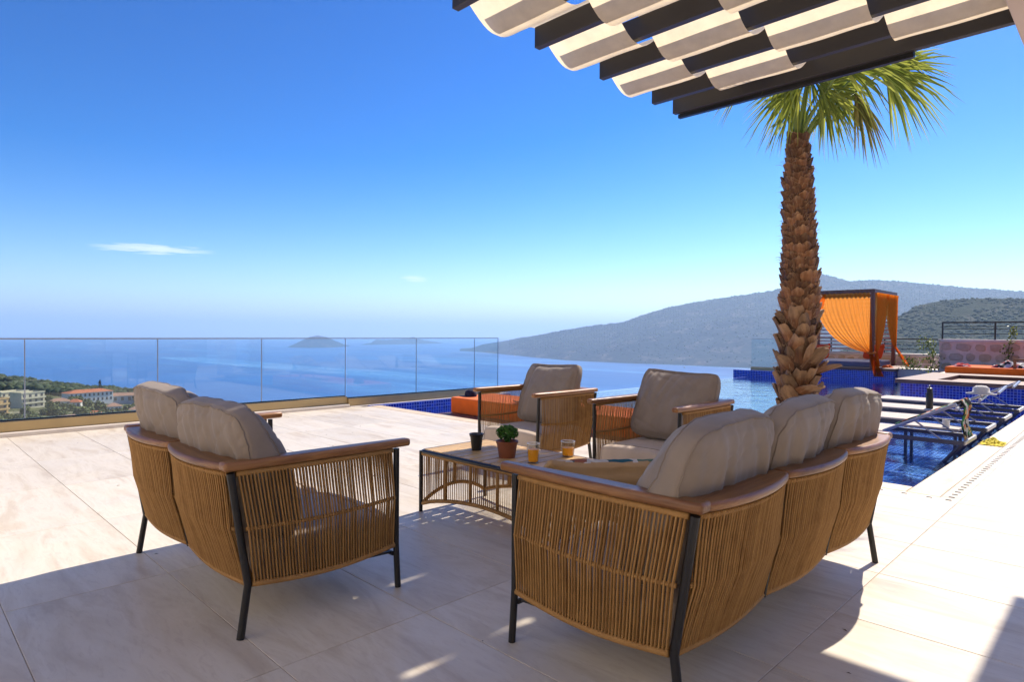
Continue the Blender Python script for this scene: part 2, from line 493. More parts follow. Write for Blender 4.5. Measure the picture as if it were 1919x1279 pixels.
for xa in xs:
    for ya in ys:
        xb, yb = xa + TU, ya + TV
        x1 = xb; y1 = min(yb, 8.42)
        if ya > DV - 0.02 and xb > DU - 0.01:
            if xa > DU - 0.02: continue
            x1 = DU
        if x1 - xa < 0.05 or y1 - ya < 0.05: continue
        near = any(seen(px_, py_) for px_ in (xa, (xa + x1) / 2, x1) for py_ in (ya, (ya + y1) / 2, y1))
        if near and math.hypot(xa, ya) < 19:
            tile_piece(xa, ya, x1, y1)
        elif xa < 12 and ya > -3.6:
            rest.box((xa + .0018, ya + .0018, -0.012), (x1 - .0018, y1 - .0018, -0.0004))
rest.build('paving_out_of_sight', MT['tile'], floor, kind='stuff')
# drain strip and coping round the pool
MB().box((DU, DV + 0.001, -0.3), (24, 0.995, -0.003)).build('drain_strip', MT['tile'], floor)
MB().box((DU, 0.996, -0.3), (5.307, 8.35, -0.003)).build('drain_strip', MT['white_stone'], floor)
cop_x = MB().box((5.309, 0.997, -0.05), (13.9, PV, 0.0)).build('coping', MT['travertine'], floor, bevel=0.008)
cop_y = MB().box((5.309, PV + 0.002, -0.05), (PU, 8.35, 0.0)).build('coping', MT['travertine'], floor, bevel=0.008)
slot_m = MB().box((-0.017, -0.006, -0.004), (0.017, 0.006, 0.0012)).mesh('drain_slot', MT['slot'])
for k in range(62):
    link_mesh('drain_slot', slot_m, floor, Matrix.Translation((5.255 + 0.105 * k, 0.937, -0.0012)) @ Matrix.Rotation(PI / 2, 4, 'Z'))
for k in range(11):
    link_mesh('drain_slot', slot_m, floor, Matrix.Translation((5.25, 1.05 + 0.155 * k, -0.0012)) @ Matrix.Rotation(PI / 2, 4, 'Z'))
# strip beneath the fence
MB().box((-5, 8.42, -0.3), (5.02, 8.72, 0.045)).build('skirting', MT['white_stone'], floor, bevel=0.01)
MB().box((5.02, 8.42, -0.3), (8.35, 8.72, 0.012)).build('skirting', MT['white_stone'], floor, bevel=0.01)

# ================================================================ POOL
WZ = -0.13
pool = MB()
# walls and floors of the basin
pool.box((PU - 0.21, PV - 0.2, -1.6), (20.0, PV, -0.052))                  # right side wall
pool.box((PU - 0.21, PV, -1.6), (PU, 8.35, -0.052))                         # near end wall
pool.box((PU - 0.2, 8.35, -1.6), (8.35, 8.419, 0.008))                      # below the fence
pool.box((8.35, 8.35, -3.2), (18.6, 8.47, WZ - 0.006))                      # overflow edge
pool.box((18.6, 7.25, -1.6), (19.1, 8.9, 0.06))                             # far corner
pool_shell = struct(pool.build('pool_basin', MT['mosaic']))
MB().box((PU, PV, -0.45), (13.6, 3.55, -0.36)).add([(PU, 3.56, -1.3), (20, 3.56, -1.3), (20, 8.35, -1.3), (PU, 8.35, -1.3)], [(0, 1, 2, 3)]).build('pool_floor', MT['mosaic_floor'], pool_shell)
water = struct(MB().add([(PU, PV, WZ), (20.4, PV, WZ), (20.4, 8.36, WZ), (PU, 8.36, WZ)], [(0, 1, 2, 3)]).build('pool_water', MT['pool_water']))

# ================================================================ GLASS FENCE
def fence(name, label, xs_, y, z0, z1, base_z, rail=True, along='x', ythick=0.07):
    t = thing(name, label, 'fence', (0, 0, 0))
    P = (lambda a, b, c: (a, b, c)) if along == 'x' else (lambda a, b, c: (b, a, c))
    def bx(a, b):
        p, q_ = P(*a), P(*b)
        return MB().box([min(i, j) for i, j in zip(p, q_)], [max(i, j) for i, j in zip(p, q_)])
    bx((xs_[0], y - ythick, base_z), (xs_[-1], y + ythick, z0)).build('base_channel', MT['gold'], t, bevel=0.006)
    bx((xs_[0], y - 0.016, z0), (xs_[-1], y + 0.016, z0 + 0.012)).build('gasket', MT['rubber'], t)
    for a, b in zip(xs_[:-1], xs_[1:]):
        bx((a + 0.007, y - 0.006, z0 + 0.0125), (b - 0.007, y + 0.006, z1 - 0.001)).build('glass_pane', MT['glass'], t)
    if rail:
        bx((xs_[0], y - 0.012, z1), (xs_[-1], y + 0.012, z1 + 0.014)).build('top_rail', MT['chrome'], t)
    for a in xs_[1:-1]:
        bx((a - 0.0045, y - 0.005, z0 + 0.0125), (a + 0.0045, y + 0.005, z1 - 0.002)).build('joint_strip', MT['chrome'], t)
    bx((xs_[-1], y - 0.007, z0), (xs_[-1] + 0.006, y + 0.007, z1 + 0.012)).build('end_strip', MT['chrome'], t)
    return t
fence('glass_fence', 'frameless glass fence on a gold base channel behind the two seat sofa', [-4.05, -2.75, -1.46, -0.165, 1.132, 2.438, 3.733, 5.0205], 8.57, 0.157, 1.03, 0.0455)
fence('glass_fence', 'glass fence with gold base running beside the orange daybed in the pool', [5.0205, 6.323, 7.614, 8.20], 8.535, 0.128, 1.03, 0.0125)
fence('glass_fence', 'short glass panel at the far end of the pool left of the palm trunk', [8.46, 7.55, 6.9], 18.9, 0.145, 1.0, 0.061, along='y')

# ================================================================ HOUSE WITH ITS ADDED BOUNCE WING, PERGOLA
house = thing('house', 'white house behind the seating area with an unseen wing added for bounced sunlight, mirrored in the glass fence', 'house', (-3.6, -5.6, 0))
MB().box((0.0, -0.3, -0.0021), (12.6, 0, 6.4)).build('wall', MT['whitewall'], house)
MB().box((-0.3, -0.3, -0.0021), (-0.001, 13.4, 6.4)).build('wall', MT['whitewall'], house)  # unseen wing, added to bounce sunlight onto the shaded sofa backs and floor
MT['dark_pane'] = simple('dark_pane', (0.03, 0.035, 0.04), 0.05)
for k in range(4):
    for z_ in (0.05, 3.4):
        f = MB().box((1.0 + 3.0 * k, 0.002, z_), (2.6 + 3.0 * k, 0.04, z_ + 2.2)).build('window', MT['black'], house)
        MB().box((1.07 + 3.0 * k, 0.041, z_ + 0.07), (2.53 + 3.0 * k, 0.048, z_ + 2.13)).build('pane', MT['dark_pane'], f)
for k in range(3):
    for z_ in (0.05, 3.4):
        f = MB().box((0.001, 1.6 + 4.4 * k, z_), (0.04, 2.9 + 4.4 * k, z_ + 2.1)).build('window', MT['black'], house)
        MB().box((0.041, 1.67 + 4.4 * k, z_ + 0.07), (0.048, 2.83 + 4.4 * k, z_ + 2.03)).build('pane', MT['dark_pane'], f)

perg = thing('pergola', 'dark beam pergola woven with cream fabric strips above the seating', 'pergola')
MB().box((-3.598, 0.16, 3.20), (6.57, 0.626, 3.62)).build('support_beam', MT['plaster'], perg, bevel=0.01)
MB().box((6.22, 0.17, -0.002), (6.55, 0.40, 3.199)).build('pillar', MT['plaster'], perg, bevel=0.01)

BZ0, BZ1 = 3.28, 3.435
beams_u = [5.49, 5.12] + [5.12 - 0.40 * k for k in range(1, 8)]
for i, u in enumerate(beams_u):
    MB().box((u - 0.028, 0.628, BZ0), (u + 0.028, 3.262, BZ1)).build('beam', MT['darkbeam'], perg, bevel=0.003, seg=1)
# gutter along the front beam
g = MB().box((5.5185, 1.25, 3.245), (5.56, 3.235, 3.253)).box((5.552, 1.25, 3.2535), (5.56, 3.235, 3.335)).box((5.5185, 1.25, 3.2535), (5.526, 3.235, 3.279))
g.build('gutter', MT['black'], perg)
for j in range(4):
    va = 3.285 - 0.664 * j; vb = va - 0.652
    V = []; F = []
    us = []; k = 0
    nodes = beams_u
    # height of the cloth at every beam: over or under
    hs = []
    for i in range(len(nodes)):
        if i == 0: hs.append(BZ1 + 0.004)
        else: hs.append(BZ1 + 0.012 if (i + j) % 2 == 1 else BZ0 - 0.024)
    pts = []
    for i in range(len(nodes) - 1):
        n = 10
        for s in range(n):
            f = s / n
            sm = 0.5 - 0.5 * math.cos(PI * f)
            sag = -0.012 * math.sin(PI * f)
            pts.append((nodes[i] + (nodes[i + 1] - nodes[i]) * f, hs[i] + (hs[i + 1] - hs[i]) * sm + sag))
    pts.append((nodes[-1], hs[-1]))
    rows = 7
    for r_ in range(rows + 1):
        vv = va + (vb - va) * r_ / rows
        for (u, z) in pts:
            V.append((u, vv + 0.004 * math.sin(u * 9 + j), z + 0.003 * math.sin(vv * 11 + u * 5)))
    n = len(pts)
    for r_ in range(rows):
        for i in range(n - 1):
            F.append((r_ * n + i, r_ * n + i + 1, (r_ + 1) * n + i + 1, (r_ + 1) * n + i))
    o = MB().add(V, F).build('fabric_strip', MT['canopy'], perg, smooth=True)

# ================================================================ SEATING
def cushion_mesh(W, T, Hh, bulge=0.05, k=7, n=26, nt=8, sag=0.02, ear=0.02, wr=0.006, seed=0, side=0.012, wedge=0.0):
    """boxed cushion: x width, y thickness, z height, centred on its own middle"""
    verts = {}; V = []; F = []
    def idx(i, j, l):
        key = (i, j, l)
        if key in verts: return verts[key]
        a, b, c_ = 2 * i / n - 1, 2 * j / nt - 1, 2 * l / n - 1
        # rounded box
        r = (abs(a) ** k + abs(b) ** k + abs(c_) ** k) ** (1 / k)
        x, y, z = a / max(r, 1e-6), b / max(r, 1e-6), c_ / max(r, 1e-6)
        x = x * W / 2; z = z * Hh / 2
        fx = max(0.0, 1 - a * a); fz = max(0.0, 1 - c_ * c_)
        y = y * T / 2 + b * bulge * (0.38 if b < 0 and wedge else 1.0) * (fx ** 0.6) * (fz ** 0.6)
        y += wedge * -c_ * (b + 1) / 2 - wedge * 0.25 * max(0, -c_) * (1 - b) / 2
        if c_ > 0: z += -sag * fx * c_ + ear * abs(a) ** 4 * c_
        x += side * math.copysign(1, a) * (abs(a) ** 3) * fz
        # folds that run down from the top seam and fade
        ph = seed * 3.1
        nz = noise.noise(Vector((x * 9 + ph, z * 2.5, y * 3)))
        nz2 = noise.noise(Vector((x * 24 + z * 6 + ph, z * 5, y * 6 + 4)))
        amp = wr * (1.0 - 0.65 * abs(c_) ** 1.5)
        y += b * amp * (nz * 1.6 + nz2 * 0.8)
        if wr > 0.005:      # creases pulled from the top seam and the corners
            cr1 = (1 - abs(noise.noise(Vector((x * 13 + z * 3.5 + ph, z * 1.6 + ph, 0.3))))) ** 9
            cr2 = (1 - abs(noise.noise(Vector((x * 7 - z * 9 + ph, z * 5, 2.3))))) ** 12
            y -= b * (0.0085 * cr1 * max(0.0, 0.25 + 0.75 * c_) + 0.006 * cr2)
        z += 0.004 * noise.noise(Vector((x * 5 + ph, 2.2, 0)))
        verts[key] = len(V); V.append((x, y, z)); return verts[key]
    for i in range(n):
        for l in range(n):
            F.append((idx(i, 0, l), idx(i + 1, 0, l), idx(i + 1, 0, l + 1), idx(i, 0, l + 1)))
            F.append((idx(i, nt, l), idx(i, nt, l + 1), idx(i + 1, nt, l + 1), idx(i + 1, nt, l)))
    for j in range(nt):
        for l in range(n):
            F.append((idx(0, j, l), idx(0, j, l + 1), idx(0, j + 1, l + 1), idx(0, j + 1, l)))
            F.append((idx(n, j, l), idx(n, j + 1, l), idx(n, j + 1, l + 1), idx(n, j, l + 1)))
        for i in range(n):
            F.append((idx(i, j, 0), idx(i, j + 1, 0), idx(i + 1, j + 1, 0), idx(i + 1, j, 0)))
            F.append((idx(i, j, n), idx(i + 1, j, n), idx(i + 1, j + 1, n), idx(i, j + 1, n)))
    # seams
    loops = []
    for j in (1, nt - 1):
        lp = [V[idx(i, j, n)] for i in range(0, n)] + [V[idx(n, j, l)] for l in range(n, 0, -1)] + [V[idx(i, j, 0)] for i in range(n, 0, -1)] + [V[idx(0, j, l)] for l in range(0, n)]
        loops.append(lp + [lp[0]])
    b = MB(); b.v = V; b.f = F
    return b, [MB().tube(lp, 0.0032, 5, False) for lp in loops]
def put_cushion(name, parent, W, T, Hh, mtx, mat, **k):
    b, s = cushion_mesh(W, T, Hh, **k)
    b.xf(mtx)
    o = b.build(name, mat, parent, smooth=True)
    for p_ in s: p_.xf(mtx).build('piping', MT['piping'], o, smooth=True)
    return o
def rope_panel(top, bot, count, r=0.0034, off=None, mid=None, pts=7, layers=2, shift=0.12, gap=0.006):
    """many upright ropes between two rail curves, strung in two layers"""
    b = MB()
    for layer in range(layers):
        for i in range(count):
            f = (i + 0.5 + shift * layer) / (count + shift)
            a, c_ = Vector(top(f)), Vector(bot(f))
            o = off(f) * (0.006 if layer == 0 else -gap)
            jit = (random.random() - 0.5) * 0.0045
            path = []
            for s in range(pts):
                g = s / (pts - 1)
                p = a.lerp(c_, g) + o * (0.55 + 0.45 * abs(2 * g - 1))
                if mid: p += mid(f) * (1 - abs(2 * g - 1)) ** 1.2
                p += (Vector(top(min(1, f + 0.01))) - a).normalized() * jit * math.sin(PI * g)
                path.append(p)
            b.tube(path, r, 5, False)
    return b
def seating(name, label, cat, n, W, loc, rz, D=0.685, seed=1, cush=True, group=None):
    random.seed(seed)
    t = thing(name, label, cat, loc, rz, group)
    w = W / n
    ZT, ZB = 0.622, 0.195
    # legs: black round bars
    for x, sgn in ((0, 1), (W, -1)):
        MB().tube([(x, D, 0.0), (x + sgn * 0.008, D - 0.006, ZB), (x, D - 0.012, ZT)], 0.0135, 10).build('leg', MT['black'], t, auto=40)
        MB().tube([(x, -0.012, 0.0), (x + sgn * 0.006, 0.018, ZB), (x - sgn * 0.006, -0.052, ZT)], 0.0145, 10).build('leg', MT['black'], t, auto=40)
    # lower frame
    fr = MB()
    for x in (0.03, W - 0.03):
        fr.tube([(x, D - 0.04, 0.188), (x, 0.06, 0.188)], 0.008, 8)
    fr.tube([(0.01, D - 0.020, 0.152), (W - 0.01, D - 0.020, 0.152)], 0.010, 8)
    fr.tube([(0.03, 0.06, 0.186), (W - 0.03, 0.06, 0.186)], 0.009, 8)
    for k in range(n * 3 + 1):
        x = 0.02 + (W - 0.04) * k / (n * 3)
        fr.tube([(x, 0.06, 0.186), (x, D - 0.02, 0.158)], 0.006, 6)
    fr.build('seat_frame', MT['black'], t, auto=40)
    # side panels of rope
    for x, sgn in ((0.0, -1), (W, 1)):
        bow = 0.022
        top = lambda f, x=x, sgn=sgn: (x + sgn * 0.002 + sgn * 0.012 * math.sin(PI * f), -0.030 + (D - 0.005) * f, ZT + 0.002)
        bot = lambda f, x=x, sgn=sgn: (x + sgn * bow * math.sin(PI * f) * 0.5, 0.032 + (D - 0.055) * f, ZB - 0.022 * math.sin(PI * f))
        cnt = int(D / 0.0136)
        pn = rope_panel(top, bot, cnt, layers=1 if n == 1 else 2, off=lambda f, sgn=sgn: Vector((sgn, 0, 0)), mid=lambda f, sgn=sgn: Vector((sgn * 0.022, 0, 0)))
        side = pn.build('rope_side', MT['rope'], t, smooth=True)
        MB().tube([bot(k / 14) for k in range(15)], 0.0125, 8).build('rope_wrapped_rail', MT['rope'], side, smooth=True)
        MB().tube([Vector(top(k / 14)).lerp(Vector(bot(k / 14)), 0.5) + Vector((sgn * 0.016, 0, 0)) for k in range(15)], 0.0085, 8).build('middle_rail', MT['rope'], side, smooth=True)
        MB().tube([(p[0], p[1], p[2] - 0.008) for p in (top(k / 14) for k in range(15))], 0.0115, 8).build('rope_wrapped_rail', MT['rope'], side, smooth=True)
    # back panels of rope, one bowed bay for each seat
    for i in range(n):
        x0 = i * w
        bul = 0.052
        top = lambda f, x0=x0: (x0 + 0.010 + (w - 0.020) * f, -0.050 - bul * math.sin(PI * f) ** 0.75, ZT + 0.002)
        bot = lambda f, x0=x0: (x0 + 0.012 + (w - 0.024) * f, 0.022 - 0.018 * math.sin(PI * f), ZB - 0.008 * math.sin(PI * f))
        pn = rope_panel(top, bot, int(w / 0.0132), r=0.0038, shift=0.5, gap=0.022, off=lambda f: Vector((0, -1, 0)), mid=lambda f: Vector((0, -0.020, 0)))
        bk = pn.build('rope_back', MT['rope'], t, smooth=True)
        MB().tube([bot(k / 14) for k in range(15)], 0.0125, 8).build('rope_wrapped_rail', MT['rope'], bk, smooth=True)
        MB().tube([Vector(top(k / 14)).lerp(Vector(bot(k / 14)), 0.5) + Vector((0, -0.012, 0)) for k in range(15)], 0.0085, 8).build('middle_rail', MT['rope'], bk, smooth=True)
        MB().tube([(p[0], p[1] + 0.004, p[2] - 0.008) for p in (top(k / 16) for k in range(17))], 0.0115, 8).build('rope_wrapped_rail', MT['rope'], bk, smooth=True)
        # wooden back rail, crescent shaped
        P = []
        N = 18
        for k in range(N + 1):
            f = k / N
            P.append((x0 + 0.002 + (w - 0.004) * f, -0.066 - bul * math.sin(PI * f) ** 0.75))
        Q = [(x0 + w - 0.002 - (w - 0.004) * k / N, -0.004 + 0.020 * math.sin(PI * k / N)) for k in range(N + 1)]
        MB().prism((P + Q)[::-1], ZT + 0.006, ZT + 0.034).build('back_rail', MT['teak'], t, bevel=0.011, seg=3, auto=50)
    if n > 1:
        for i in range(1, n):
            x = i * w
            MB().tube([(x, 0.018, ZB - 0.01), (x, -0.05, ZT)], 0.008, 8).build('back_post', MT['black'], t, auto=40)
    # wooden arms
    for x, sgn in ((0, -1), (W, 1)):
        P = []
        N = 14
        for k in range(N + 1):
            f = k / N
            P.append((x + sgn * (0.020 + 0.012 * math.sin(PI * f)), -0.078 + (D + 0.132) * f))
        for k in range(N + 1):
            f = 1 - k / N
            P.append((x - sgn * (0.044 - 0.018 * f + 0.010 * math.sin(PI * f)), -0.078 + 0.085 * (1 - f) ** 6 * 0 + (D + 0.132) * f))
        if sgn < 0: P = P[::-1]
        MB().prism(P, ZT + 0.006, ZT + 0.040).build('armrest', MT['teak_y'], t, bevel=0.012, seg=3, auto=50)
    # cushions
    for i in range(n):
        xm = i * w + w / 2
        put_cushion('seat_cushion', t, w - 0.028 - (0.02 if n == 1 else 0.0), D - 0.045, 0.165, Matrix.Translation((xm, D / 2 + 0.012, 0.248)), MT['seat'], bulge=0.0, k=9, n=16, nt=10, sag=-0.014, ear=0.0, wr=0.001, seed=seed + i, side=0.006)
        lean = R(-17 - 2 * math.sin(seed * 7 + i * 3)); tilt = R(2.2 * math.sin(seed * 5 + i * 4)); yaw = R(3.0 * math.sin(seed * 3 + i * 5))
        m = Matrix.Translation((xm + 0.004 * math.sin(i * 9 + seed), 0.088 if n > 1 else 0.145, 0.604 + ((0.010 if i else 0) if n == 3 else (0.006, -0.024)[i] if n == 2 else 0))) @ Matrix.Rotation(yaw, 4, 'Z') @ Matrix.Rotation(-lean, 4, 'X') @ Matrix.Rotation(tilt, 4, 'Y')
        put_cushion('back_cushion', t, w + 0.004 - (0.08 if n == 1 else 0), 0.148 if n > 1 else 0.12, 0.558, m, MT['taupe'], bulge=0.066, k=6, n=54, nt=8, sag=-0.012 if n > 1 else 0.018, ear=0.004 if n > 1 else 0.016, wr=0.018, seed=seed * 2 + i, side=0.004, wedge=0.036 if n > 1 else 0.03)
    return t
seating('loveseat', 'two seat rope sofa with wooden arms in the left foreground', 'sofa', 2, 1.276, (0.955, 3.617, 0), -PI / 2, seed=3)
seating('sofa', 'three seat rope sofa with wooden arms in the right foreground', 'sofa', 3, 1.885, (1.648, 0.945, 0), 0, seed=5)
seating('armchair', 'rope armchair with taupe cushions directly behind the potted herb', 'armchair', 1, 0.70, (4.38, 3.385, 0), PI / 2, seed=8)
seating('armchair', 'rope armchair with taupe cushions nearest the palm tree', 'armchair', 1, 0.70, (4.38, 2.135, 0), PI / 2, seed=11)
# scatter cushion on the three seat sofa
t = thing('throw_pillow', 'brown throw pillow with printed front lying against the near arm', 'pillow', (2.05, 1.50, 0.530), R(-40))
b, s = cushion_mesh(0.54, 0.05, 0.30, bulge=0.055, k=6, n=26, nt=6, sag=0.02, ear=0.02, wr=0.012, seed=4, side=0.0)
mm = Matrix.Rotation(R(38), 4, 'X')
bk = MB(); bk.v = b.v; bk.f = [f for f in b.f if sum(b.v[i][1] for i in f) / len(f) <= 0.012]
ft = MB(); ft.v = b.v; ft.f = [f for f in b.f if sum(b.v[i][1] for i in f) / len(f) > 0.012]
bk.xf(mm).build('pillow_back', fabric('brown_linen', (0.46, 0.29, 0.14)), t, smooth=True)
ft.xf(mm).build('pillow_front', MT['printed'], t, smooth=True)

# ================================================================ COFFEE TABLE
TX0, TX1, TY0, TY1, TZ = 2.425, 3.005, 2.05, 3.245, 0.40
tb = thing('coffee_table', 'low teak slatted table with rope sides between the sofas', 'table', (2.7, 2.65, 0))
L = lambda x, y, z: (x - 2.7, y - 2.65, z)
for x in (TX0 + 0.012, TX1 - 0.012):
    for y in (TY0 + 0.012, TY1 - 0.012):
        MB().tube([L(x, y, 0), L(x, y, TZ - 0.012)], 0.0125, 10).build('leg', MT['black'], tb, auto=40)
# rounded top frame
def rrect(x0, y0, x1, y1, r, n=6):
    P = []
    for cx_, cy_, a0 in ((x1 - r, y1 - r, 0), (x0 + r, y1 - r, 90), (x0 + r, y0 + r, 180), (x1 - r, y0 + r, 270)):
        for k in range(n + 1):
            a = R(a0 + 90 * k / n); P.append((cx_ + r * math.cos(a), cy_ + r * math.sin(a)))
    return P
ring = [L(x, y, TZ - 0.016) for x, y in rrect(TX0 + 0.012, TY0 + 0.012, TX1 - 0.012, TY1 - 0.012, 0.035)]
MB().tube(ring + [ring[0]], 0.013, 8, False).build('top_frame', MT['black'], tb, smooth=True)
npl = 13
pw = (TY1 - TY0 - 0.05) / npl
for k in range(npl):
    y = TY0 + 0.025 + pw * k
    MB().box(L(TX0 + 0.022, y + 0.0055, TZ - 0.022), L(TX1 - 0.022, y + pw - 0.0055, TZ - 0.002)).build('plank', MT['plank'], tb, bevel=0.002, seg=1)
cr = MB()
for x in (TX0 + 0.16, (TX0 + TX1) / 2 + 0.02, TX1 - 0.15):
    cr.box(L(x, TY0 + 0.02, TZ - 0.045), L(x + 0.03, TY1 - 0.02, TZ - 0.023))
cr.build('cross_bar', MT['black'], tb)
random.seed(9)
def table_side(p0, p1, out, nd):
    p0, p1 = Vector(p0), Vector(p1)
    top = lambda f: p0.lerp(p1, f) + Vector((0, 0, TZ - 0.030))
    bot = lambda f: p0.lerp(p1, f) + Vector((0, 0, 0.055 + 0.085 * math.sin(PI * f) ** 0.8)) + out * 0.0
    ln = (p1 - p0).length
    b = MB()
    for layer in (1, -1):
        for i in range(int(ln / 0.0170)):
            f = (i + 0.5 + 0.2 * layer) / int(ln / 0.0170)
            if not 0.01 < f < 0.99: continue
            a, c_ = top(f) + out * 0.007 * layer, bot(f) + out * 0.009 * layer
            b.tube([a, a.lerp(c_, 0.5) + Vector((0, 0, 0)), c_], 0.0022, 4, False)
    o = b.build('rope_side', MT['rope'], tb, smooth=True)
    MB().tube([bot(k / 16) for k in range(17)], 0.012, 8).build('rope_wrapped_rail', MT['rope'], o, smooth=True)
    MB().tube([top(k / 16) for k in range(17)], 0.013, 8).build('rope_wrapped_rail', MT['rope'], o, smooth=True)
    for k in range(1, nd):
        f = k / nd
        MB().tube([top(f), bot(f)], 0.0105, 8).build('rope_wrapped_post', MT['rope'], o, smooth=True)
e = 0.014
table_side(L(TX0 + e, TY1 - 0.03, 0), L(TX0 + e, TY0 + 0.03, 0), Vector((-1, 0, 0)), 5)
table_side(L(TX1 - e, TY1 - 0.03, 0), L(TX1 - e, TY0 + 0.03, 0), Vector((1, 0, 0)), 5)
table_side(L(TX0 + 0.03, TY1 - e, 0), L(TX1 - 0.03, TY1 - e, 0), Vector((0, 1, 0)), 2)
table_side(L(TX0 + 0.03, TY0 + e, 0), L(TX1 - 0.03, TY0 + e, 0), Vector((0, -1, 0)), 2)

# ---- things on the table
MT['terracotta'] = simple('terracotta_plastic', (0.22, 0.065, 0.028), 0.5, 0, 0.1, 20)
MT['blackpot'] = simple('black_plastic', (0.012, 0.012, 0.012), 0.45, 0, 0.1, 20)
MT['soil'] = simple('soil', (0.03, 0.018, 0.01), 0.95, 0, 0.4, 60, 0.6, 120)
def pot(t, r0, r1, h, mat, lip=0.004):
    MB().lathe([(0.001, 0), (r0, 0), (r0 + (r1 - r0) * 0.82, h * 0.84), (r1 + lip * 0.2, h * 0.845), (r1 + lip, h * 0.99), (r1 + lip - 0.002, h), (r1 - 0.004, h), (r0 * 1.0, h * 0.75), (0.001, h * 0.74)], 28).build('pot_body', mat, t, auto=40)
t = thing('empty_pot', 'small black plastic flower pot standing on the table', 'pot', (2.668, 2.965, TZ - 0.002))
pot(t, 0.030, 0.043, 0.105, MT['blackpot'])
MB().lathe([(0.001, 0.077), (0.034, 0.078), (0.0365, 0.076)], 20).build('soil', MT['soil'], t)
t = thing('potted_herb', 'green curly leaved herb in a brown plastic pot on the table', 'plant', (2.645, 2.668, TZ - 0.002))
pot(t, 0.048, 0.064, 0.100, MT['terracotta'])
MB().lathe([(0.001, 0.088), (0.04, 0.087), (0.055, 0.082)], 20).build('soil', MT['soil'], t)
def leaf_mat(name, dark, light, scale=3.0, trans=0.25, rough=0.5):
    m, t_, out = new_mat(name); q = NT(t_)
    oi = q.n('NewGeometry')
    c = q.ramp(oi.outputs['Random Per Island'], [(0.0, dark), (0.6, tuple((a + b) / 2 for a, b in zip(dark, light))), (1.0, light)])
    p = q.bsdf(None, c, rough, spec=0.4)
    tl = q.n('BsdfTranslucent'); q.l(c, tl.inputs[0])
    mx = q.n('MixShader'); mx.inputs[0].default_value = trans
    q.l(p.outputs[0], mx.inputs[1]); q.l(tl.outputs[0], mx.inputs[2]); q.l(mx.outputs[0], out.inputs[0])
    return m
MT['herb'] = leaf_mat('herb_leaf', (0.022, 0.085, 0.010), (0.085, 0.24, 0.030))
random.seed(21)
lf = MB(); stems = MB()
for k in range(640):
    d = Vector((random.gauss(0, 1), random.gauss(0, 1), random.gauss(0.25, 0.8))).normalized()
    rr = random.uniform(0.55, 1.0)
    c0 = Vector((d.x * 0.068 * rr, d.y * 0.068 * rr, 0.148 + d.z * 0.044 * rr))
    nrm = (d + Vector((random.gauss(0, .4), random.gauss(0, .4), random.gauss(0.3, .4)))).normalized()
    a = nrm.cross(Vector((random.random(), random.random(), random.random()))).normalized(); b_ = nrm.cross(a)
    s = random.uniform(0.008, 0.014)
    lf.add([c0 - a * s, c0 - b_ * s * 0.6 + nrm * s * .25, c0 + a * s * 0.9 - nrm * s * 0.3, c0 + b_ * s * 0.6 + nrm * s * .25], [(0, 1, 2), (0, 2, 3)])
lf.build('foliage', MT['herb'], t, smooth=False)
for k in range(26):
    a = random.random() * 2 * PI; r_ = random.random() * 0.045
    stems.tube([(0.010 * math.cos(a), 0.010 * math.sin(a), 0.085), (r_ * math.cos(a), r_ * math.sin(a), 0.14)], 0.0016, 5)
stems.build('stems', MT['herb'], t)
MT['juice'] = simple('orange_juice', (1.0, 0.38, 0.002), 0.35, 0, 0.04, 30, spec=0.2)
def tumbler(label, x, y, h, r0, r1, fill):
    t = thing('juice_glass', label, 'glass', (x, y, TZ - 0.002))
    MB().lathe([(0.001, 0.0), (r0, 0.0), (r1, h), (r1 - 0.0022, h), (r0 - 0.001, 0.007), (0.001, 0.007)], 32).build('tumbler', MT['tumbler'], t, auto=40)
    MB().lathe([(r1 - 0.0002, h - 0.0035), (r1 + 0.0006, h - 0.001), (r1 - 0.0008, h + 0.001), (r1 - 0.0028, h - 0.001), (r1 - 0.0022, h - 0.0035)], 32).build('rim', simple('glass_rim', (0.75, 0.76, 0.76), 0.15), t, smooth=True)
    rf = r0 + (r1 - r0) * fill
    MB().lathe([(0.001, 0.0085), (r0 - 0.003, 0.0085), (rf - 0.003, h * fill), (0.001, h * fill + 0.0004)], 32).build('juice', MT['juice'], t, auto=40)
tumbler('tall glass of orange juice beside the herb pot', 2.645, 2.455, 0.112, 0.031, 0.037, 0.70)
tumbler('half full juice glass standing farther back near the throw pillow', 2.935, 2.44, 0.092, 0.036, 0.043, 0.58)

# specks of grit and dry leaf on the paving
random.seed(77)
gr = MB()
for k in range(60):
    x, y = random.uniform(0.3, 5.0), random.uniform(0.5, 8.0)
    a = random.random() * PI; l_ = random.uniform(0.004, 0.013); w_ = l_ * random.uniform(0.25, 0.6)
    ca, sa = math.cos(a), math.sin(a)
    gr.add([(x - ca * l_, y - sa * l_, 0.001), (x + sa * w_, y - ca * w_, 0.0035), (x + ca * l_, y + sa * l_, 0.002), (x - sa * w_, y + ca * w_, 0.003)], [(0, 1, 2, 3)])
o = gr.build('leaf_litter', simple('dry_leaf_bits', (0.06, 0.04, 0.025), 0.9), kind='stuff'); o['label'] = 'tiny dry leaf bits scattered over the terrace paving'; o['category'] = 'leaf litter'

